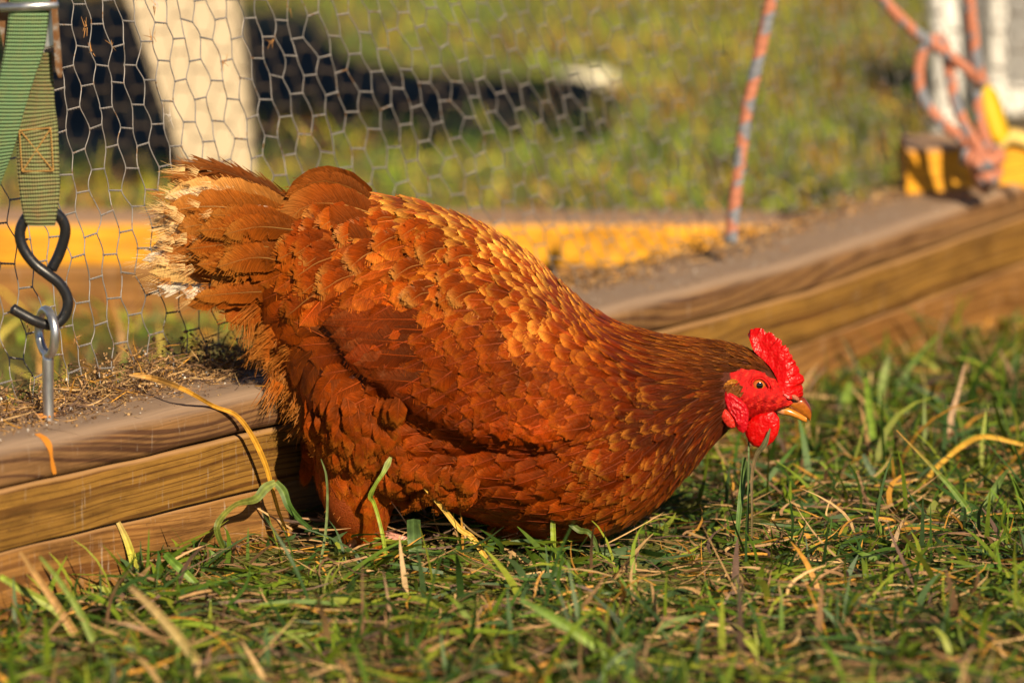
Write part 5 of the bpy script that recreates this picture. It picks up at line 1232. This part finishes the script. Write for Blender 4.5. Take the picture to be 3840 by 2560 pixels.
# ------------------------------------------------------------------ ropes
M_rope = vcol_mat('braided_rope', .75, 0, .2)
def rope(mb, P, r=.0036, n=None, pitch=.020):
    P = spline(np.array(P), 90); seg = np.concatenate([[0], np.cumsum(np.linalg.norm(np.diff(P, axis=0), axis=1))])
    n = max(60, int(seg[-1]/.0016)); t = np.linspace(0, seg[-1], n); P = np.stack([np.interp(t, seg, P[:, k]) for k in range(3)], -1)
    Tn = np.gradient(P, axis=0); Tn /= np.linalg.norm(Tn, axis=1)[:, None]; ref = np.array([.3, .9, .2]); N0 = np.cross(Tn, ref); N0 /= np.linalg.norm(N0, axis=1)[:, None]; B0 = np.cross(Tn, N0)
    for s_ in range(3):
        a_ = t/.016*2*math.pi+s_*2.094; q = P+(np.cos(a_)[:, None]*N0+np.sin(a_)[:, None]*B0)*r*.5
        blk = (np.floor(t/.0052+s_*.9+1.3*np.sin(t*70)) % 5 < 2)
        col = np.where(blk[:, None], np.array([(.20, .21, .24)]), np.array([(.46, .18, .11)]))*(1+.15*np.sin(t/.0011))[:, None]
        tube(mb, q, r*.62, 6, col)
# rope of the middle: from the board up out of the frame
YM = float(T(front_s(2745, 880, ZT), .09, 0.)[1])
mb = MB(); rope(mb, [W(2742, 905, YM), W(2750, 800, YM), W(2772, 620, YM), W(2800, 420, YM), W(2845, 210, YM), W(2885, 30, YM), W(2925, -160, YM)], .0046)
o = mb.build('rope', M_rope, None, tuple(W(2742, 905, YM))); tag(o, 'single slanting orange and blue rope rising from the board behind the hen', 'rope')
YQ = float(G(3690, 700, .125)[1])
hk = W(3690, 700, YQ)
rp = thing('rope', tuple(hk), 'looped orange and blue rope knotted to a rusty hook at the right', 'rope')
zr = lambda X, Y: (3200+.5102*X, .5102*Y)
def rp_(name, L_, r=.0044):
    mb = MB(); rope(mb, [W(*zr(a, b_), YQ)+[0, c0, 0] for a, b_, c0 in L_], r); mb.build(name, M_rope, rp, hk)
rp_('guy_line', [(100, -160, -.02), (260, 40, -.02), (400, 180, -.02), (500, 260, -.02), (640, 350, -.024), (780, 460, -.02), (880, 540, -.016), (945, 600, -.014)])
rp_('loop', [(640, 330, -.016), (590, 270, -.018), (510, 320, -.02), (465, 460, -.022), (470, 620, -.024), (530, 760, -.026), (640, 880, -.028), (760, 970, -.03), (880, 1080, -.03)])
rp_('loop', [(560, 300, -.014), (640, 280, -.012), (680, 400, -.014), (700, 560, -.018), (730, 720, -.024), (790, 880, -.03), (860, 1000, -.034), (930, 1120, -.034)])
rp_('guy_line', [(830, -160, -.016), (845, 60, -.018), (870, 280, -.018), (890, 450, -.018), (940, 600, -.014)])
rp_('guy_line', [(900, 660, -.01), (910, 800, -.012), (930, 930, -.018), (985, 1090, -.024)], .0042)
rp_('knot', [(800, 1100, -.034), (880, 1140, -.045), (1000, 1130, -.04), (1020, 1100, -.02), (960, 1180, -.012), (900, 1190, -.03), (930, 1250, -.042), (1000, 1230, -.036), (985, 1160, -.03), (930, 1280, -.02), (955, 1340, -.015)], .0066)
mb = MB(); P = [W(*zr(a, b_), YQ)+[0, c0, 0] for a, b_, c0 in ((945, 600, -.010), (965, 700, -.010), (1000, 830, -.012), (1050, 990, -.014), (1090, 1060, -.012))]
Pp = spline(np.array(P), 30); wv_ = np.interp(np.linspace(0, 1, 30), [0, .2, .5, .8, 1], [.004, .010, .011, .010, .005])[:, None]
V_ = np.stack([Pp-[1, 0, 0]*wv_, Pp+[0, -.002, 0], Pp+[1, 0, 0]*wv_, Pp+[0, .0012, 0]], 1); mb.add(V_.reshape(-1, 3), grid_faces(30, 4, True), (.82, .52, .02)); mb.build('yellow_tag', vcol_mat('yellow_tape', .5, .2), rp, hk)
mb = MB(); P = spline(np.array([W(*zr(a, b_), YQ)+[0, c0, 0] for a, b_, c0 in ((1020, 1120, -.012), (1120, 1010, -.012), (1200, 1010, -.012), (1300, 1060, -.012), (1420, 1160, -.01))]), 24)
V_ = np.stack([P-[0, 0, .008], P+[0, -.004, 0], P+[0, 0, .008], P+[0, .002, 0]], 1); mb.add(V_.reshape(-1, 3), grid_faces(24, 4, True), (.80, .55, .16)); mb.build('yellow_strap', M_straw, rp, hk)
mb = MB(); P = []
for k in range(30):
    a_ = -math.pi/2+k/29*2*math.pi*.8; P.append(W(*zr(960, 1290), YQ)+[.008*math.cos(a_), -.02, .010*math.sin(a_)])
tube(mb, P, .0024, 8); tube(mb, [P[0]+[0, .0, 0], W(*zr(965, 1400), YQ)+[0, -.012, 0]], .0028, 8); mb.build('hook', M_rust, rp, hk)

# yellow corner board
cb0 = W(3408, 690, YQ+.004); 
zt0 = ZT+float(tz(front_s(3500, 900, ZT)))+.003
cbn = thing('corner_board', (float(cb0[0]), float(cb0[1]), zt0), 'short yellow board lying on the corner of the border behind the knotted rope', 'board')
fnC = lambda s, w_, z: np.stack([cb0[0]+np.asarray(s), cb0[1]+.022+np.asarray(w_)+.35*np.asarray(s), np.asarray(z)], -1)
board('plank', fnC, 0, .42, 0, .089, zt0-.002, zt0+.036, .004, M_wood_yel, cbn, 30, 31)

# ------------------------------------------------------------------ things at the right edge behind the rope
def cyl(mb, p, q, r0, r1, k=24, col=None, n=10):
    P = np.array([np.array(p)+(np.array(q)-np.array(p))*t for t in np.linspace(0, 1, n)]); tube(mb, P, np.linspace(r0, r1, n), k, col)
yP = 4.55; b0 = G(3560, 520, .0)
yP = 4.35
p_lo = W(3545, 470, yP); p_lo[2] = 0.0; p_hi = W(3535, -40, yP)
mb = MB(); P = [np.array([W(3550, 440, yP)[0], yP, 0.0]), W(3548, 300, yP), W(3535, 0, yP), W(3520, -500, yP), W(3512, -900, yP)]
tube(mb, spline(np.array(P), 24), .0138, 24); mb.build('white_post', M_white, None, tuple(P[0])); bpy.context.view_layer.update()
o = bpy.data.objects['white_post']; tag(o, 'round white post rising behind the rope loops', 'post')
yF = 4.75
wf_ = thing('white_rack', (float(W(3700, 430, yF)[0]), yF, 0), 'white slatted rack at the upper right edge', 'rack')
Z_l = float(W(3700, 425, yF)[2]); Z_h = float(W(3700, 320, yF)[2]); x0 = float(W(3690, 400, yF)[0])
def bbox(mb, a, b_, bev=.002):
    a = np.array(a, float); b_ = np.array(b_, float); pr = []
    for (x, z) in ((a[0], a[2]), (b_[0], a[2]), (b_[0], b_[2]), (a[0], b_[2])): pr.append((x, z))
    c_ = (a+b_)/2; V_ = []
    for f_, y in ((bev, a[1]), (0, a[1]+bev), (0, b_[1]-bev), (bev, b_[1])):
        V_.append([[x+(f_ if x < c_[0] else -f_), y, z+(f_ if z < c_[2] else -f_)] for x, z in pr])
    V_ = np.array(V_); mb.add(V_.reshape(-1, 3), np.vstack([grid_faces(4, 4, True), [[3, 2, 1, 0]], [[12, 13, 14, 15]]]))
mb = MB(); bbox(mb, (x0, yF-.012, Z_l), (x0+.6, yF+.012, Z_h)); mb.build('rail', M_white, wf_, wf_.location, smooth=False)
for xx in (x0+.05, x0+.56):
    mb = MB(); bbox(mb, (xx, yF-.010, -.002), (xx+.025, yF+.010, Z_l-.002)); mb.build('leg', M_white, wf_, wf_.location, smooth=False)
for k in range(5):
    xa = float(W(3742, 100, yF)[0])+k*.12; mb = MB(); bbox(mb, (xa-.006, yF-.008, Z_h+.0005), (xa+.006, yF+.004, Z_h+.125)); mb.build('slat', M_white, wf_, wf_.location, smooth=False)
mb = MB(); bbox(mb, (x0, yF-.012, Z_h+.1255), (x0+.6, yF+.012, Z_h+.15)); mb.build('rail', M_white, wf_, wf_.location, smooth=False)
yT = 5.15
jb = W(3800, 330, yT); mb = MB(); n_ = 40; zz = np.linspace(0, .26, n_); rr = .075+.0035*np.abs(np.sin(zz*22))
tube(mb, np.array([[jb[0]+.015, yT, z] for z in zz]), rr, 40); o = mb.build('ribbed_tub', M_jug, None, (jb[0]+.015, yT, 0)); tag(o, 'grey ribbed plastic tub standing behind the white rack', 'tub')

# ------------------------------------------------------------------ cream pedestal behind the pen, upper left; unseen top added to shade the ground
yL = float(G(800, 690, 0)[1])
bn = thing('cream_pedestal', (float(W(800, 690, yL)[0]), yL, 0), 'cream painted wooden pedestal rising behind the chicken wire beyond the hen\'s tail', 'table')
def slab(pl, name, y0, y1, m):
    mb = MB(); A_ = np.array(pl); V_ = []
    for f_, y in ((.004, y0), (0, y0+.004), (0, y1-.004), (.004, y1)):
        q = A_.copy(); c_ = A_.mean(0); dd = c_-A_; dd /= np.linalg.norm(dd, axis=1)[:, None]; q = q+dd*f_
        V_.append(np.stack([q[:, 0], np.full(4, y), q[:, 1]], -1))
    V_ = np.array(V_); mb.add(V_.reshape(-1, 3), np.vstack([grid_faces(4, 4, True), [[3, 2, 1, 0]], [[12, 13, 14, 15]]])); return mb.build(name, m, bn, bn.location, smooth=False)
def XZ(px, py): q = W(px, py, yL); return np.array([q[0], q[2]])
bl, br_ = XZ(680, 600), XZ(945, 600); tl, tr = XZ(480, 0), XZ(885, 0)
def ext(a, c_, z): t = (z-a[1])/(c_[1]-a[1]); return a+(c_-a)*t
z_b, z_t = 0.0, .50
slab([ext(bl, tl, z_b), ext(br_, tr, z_b), ext(br_, tr, z_t), ext(bl, tl, z_t)], 'leg', yL, yL+.06, M_paint)
hs = z_t+.02; sx_, sy_ = to_sun.x/to_sun.z*hs, to_sun.y/to_sun.z*hs  # added top's outline is worked back from the shadow it should cast
tip = G(2330, 395, 0)[:2]; c1 = G(860, 530, 0)[:2]
e1 = c1-tip; e1 /= np.linalg.norm(e1); e2 = np.array([e1[1], -e1[0]]); e2 = e2 if e2[1] > 0 else -e2
e_l = float(np.linalg.norm(c1-tip)); qd = [tip, tip+e1*e_l, tip+e1*e_l+e2*1.0, tip+e2*1.0]; qd = [q+[sx_, sy_] for q in qd]
mb = MB(); V_ = np.array([[[q[0], q[1], z] for q in qd] for z in (z_t+.001, z_t+.035)])
mb.add(V_.reshape(-1, 3), np.vstack([grid_faces(2, 4, True), [[3, 2, 1, 0]], [[4, 5, 6, 7]]])); mb.build('shade_top', M_paint, bn, bn.location, smooth=False)
# black sheet added in the outline of the dark ground, standing in for shade
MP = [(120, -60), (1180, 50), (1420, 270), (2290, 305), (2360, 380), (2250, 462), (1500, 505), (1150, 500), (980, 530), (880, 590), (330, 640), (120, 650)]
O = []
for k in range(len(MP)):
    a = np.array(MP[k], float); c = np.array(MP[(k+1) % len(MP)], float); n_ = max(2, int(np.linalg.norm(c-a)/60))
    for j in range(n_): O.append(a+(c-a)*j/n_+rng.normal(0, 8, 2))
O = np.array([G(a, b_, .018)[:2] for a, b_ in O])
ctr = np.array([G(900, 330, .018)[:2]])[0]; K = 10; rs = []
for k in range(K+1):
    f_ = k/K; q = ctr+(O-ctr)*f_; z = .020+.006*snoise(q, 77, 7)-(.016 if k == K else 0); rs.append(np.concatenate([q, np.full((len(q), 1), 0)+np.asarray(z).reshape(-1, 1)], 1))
mb = MB(); mb.add(np.array(rs).reshape(-1, 3), grid_faces(K+1, len(O), True)); o = mb.build('shade_sheet', M_shade, None, (float(ctr[0]), float(ctr[1]), .01)); tag(o, 'black sheet added as painted shade on the grass beyond the pen around the cream pedestal', 'shade sheet')
# pale stone
ps = G(2200, 300, .01); mb = MB(); u = np.linspace(0, math.pi, 14); v = np.arange(20)/20*2*math.pi
V_ = np.array([[ps+np.array([.034*math.sin(a)*math.cos(b_), .024*math.sin(a)*math.sin(b_), .014*math.cos(a)]) for b_ in v] for a in u]); V_ = V_.reshape(-1, 3); V_ += .002*np.stack([snoise(V_, 5, 60), snoise(V_, 6, 60), snoise(V_, 7, 60)], -1)
mb.add(V_, grid_faces(14, 20, True)); o = mb.build('stone', M_stone, None, tuple(ps)); tag(o, 'pale flat stone lying in the far grass above the hen\'s back', 'stone')
# short dark stake behind the near boards
YS = float(G(2482, 985, 0)[1]); P = [W(2480, 985, YS), W(2480, 920, YS), W(2484, 840, YS), W(2486, 795, YS)]; mb = MB()
tube(mb, spline(np.array(P), 12), [.0042]*10+[.003, .001], 8, (.07, .05, .03)); o = mb.build('stake', M_litter, None, tuple(P[0])); tag(o, 'short dark stake standing in front of the yellow boards', 'stake')
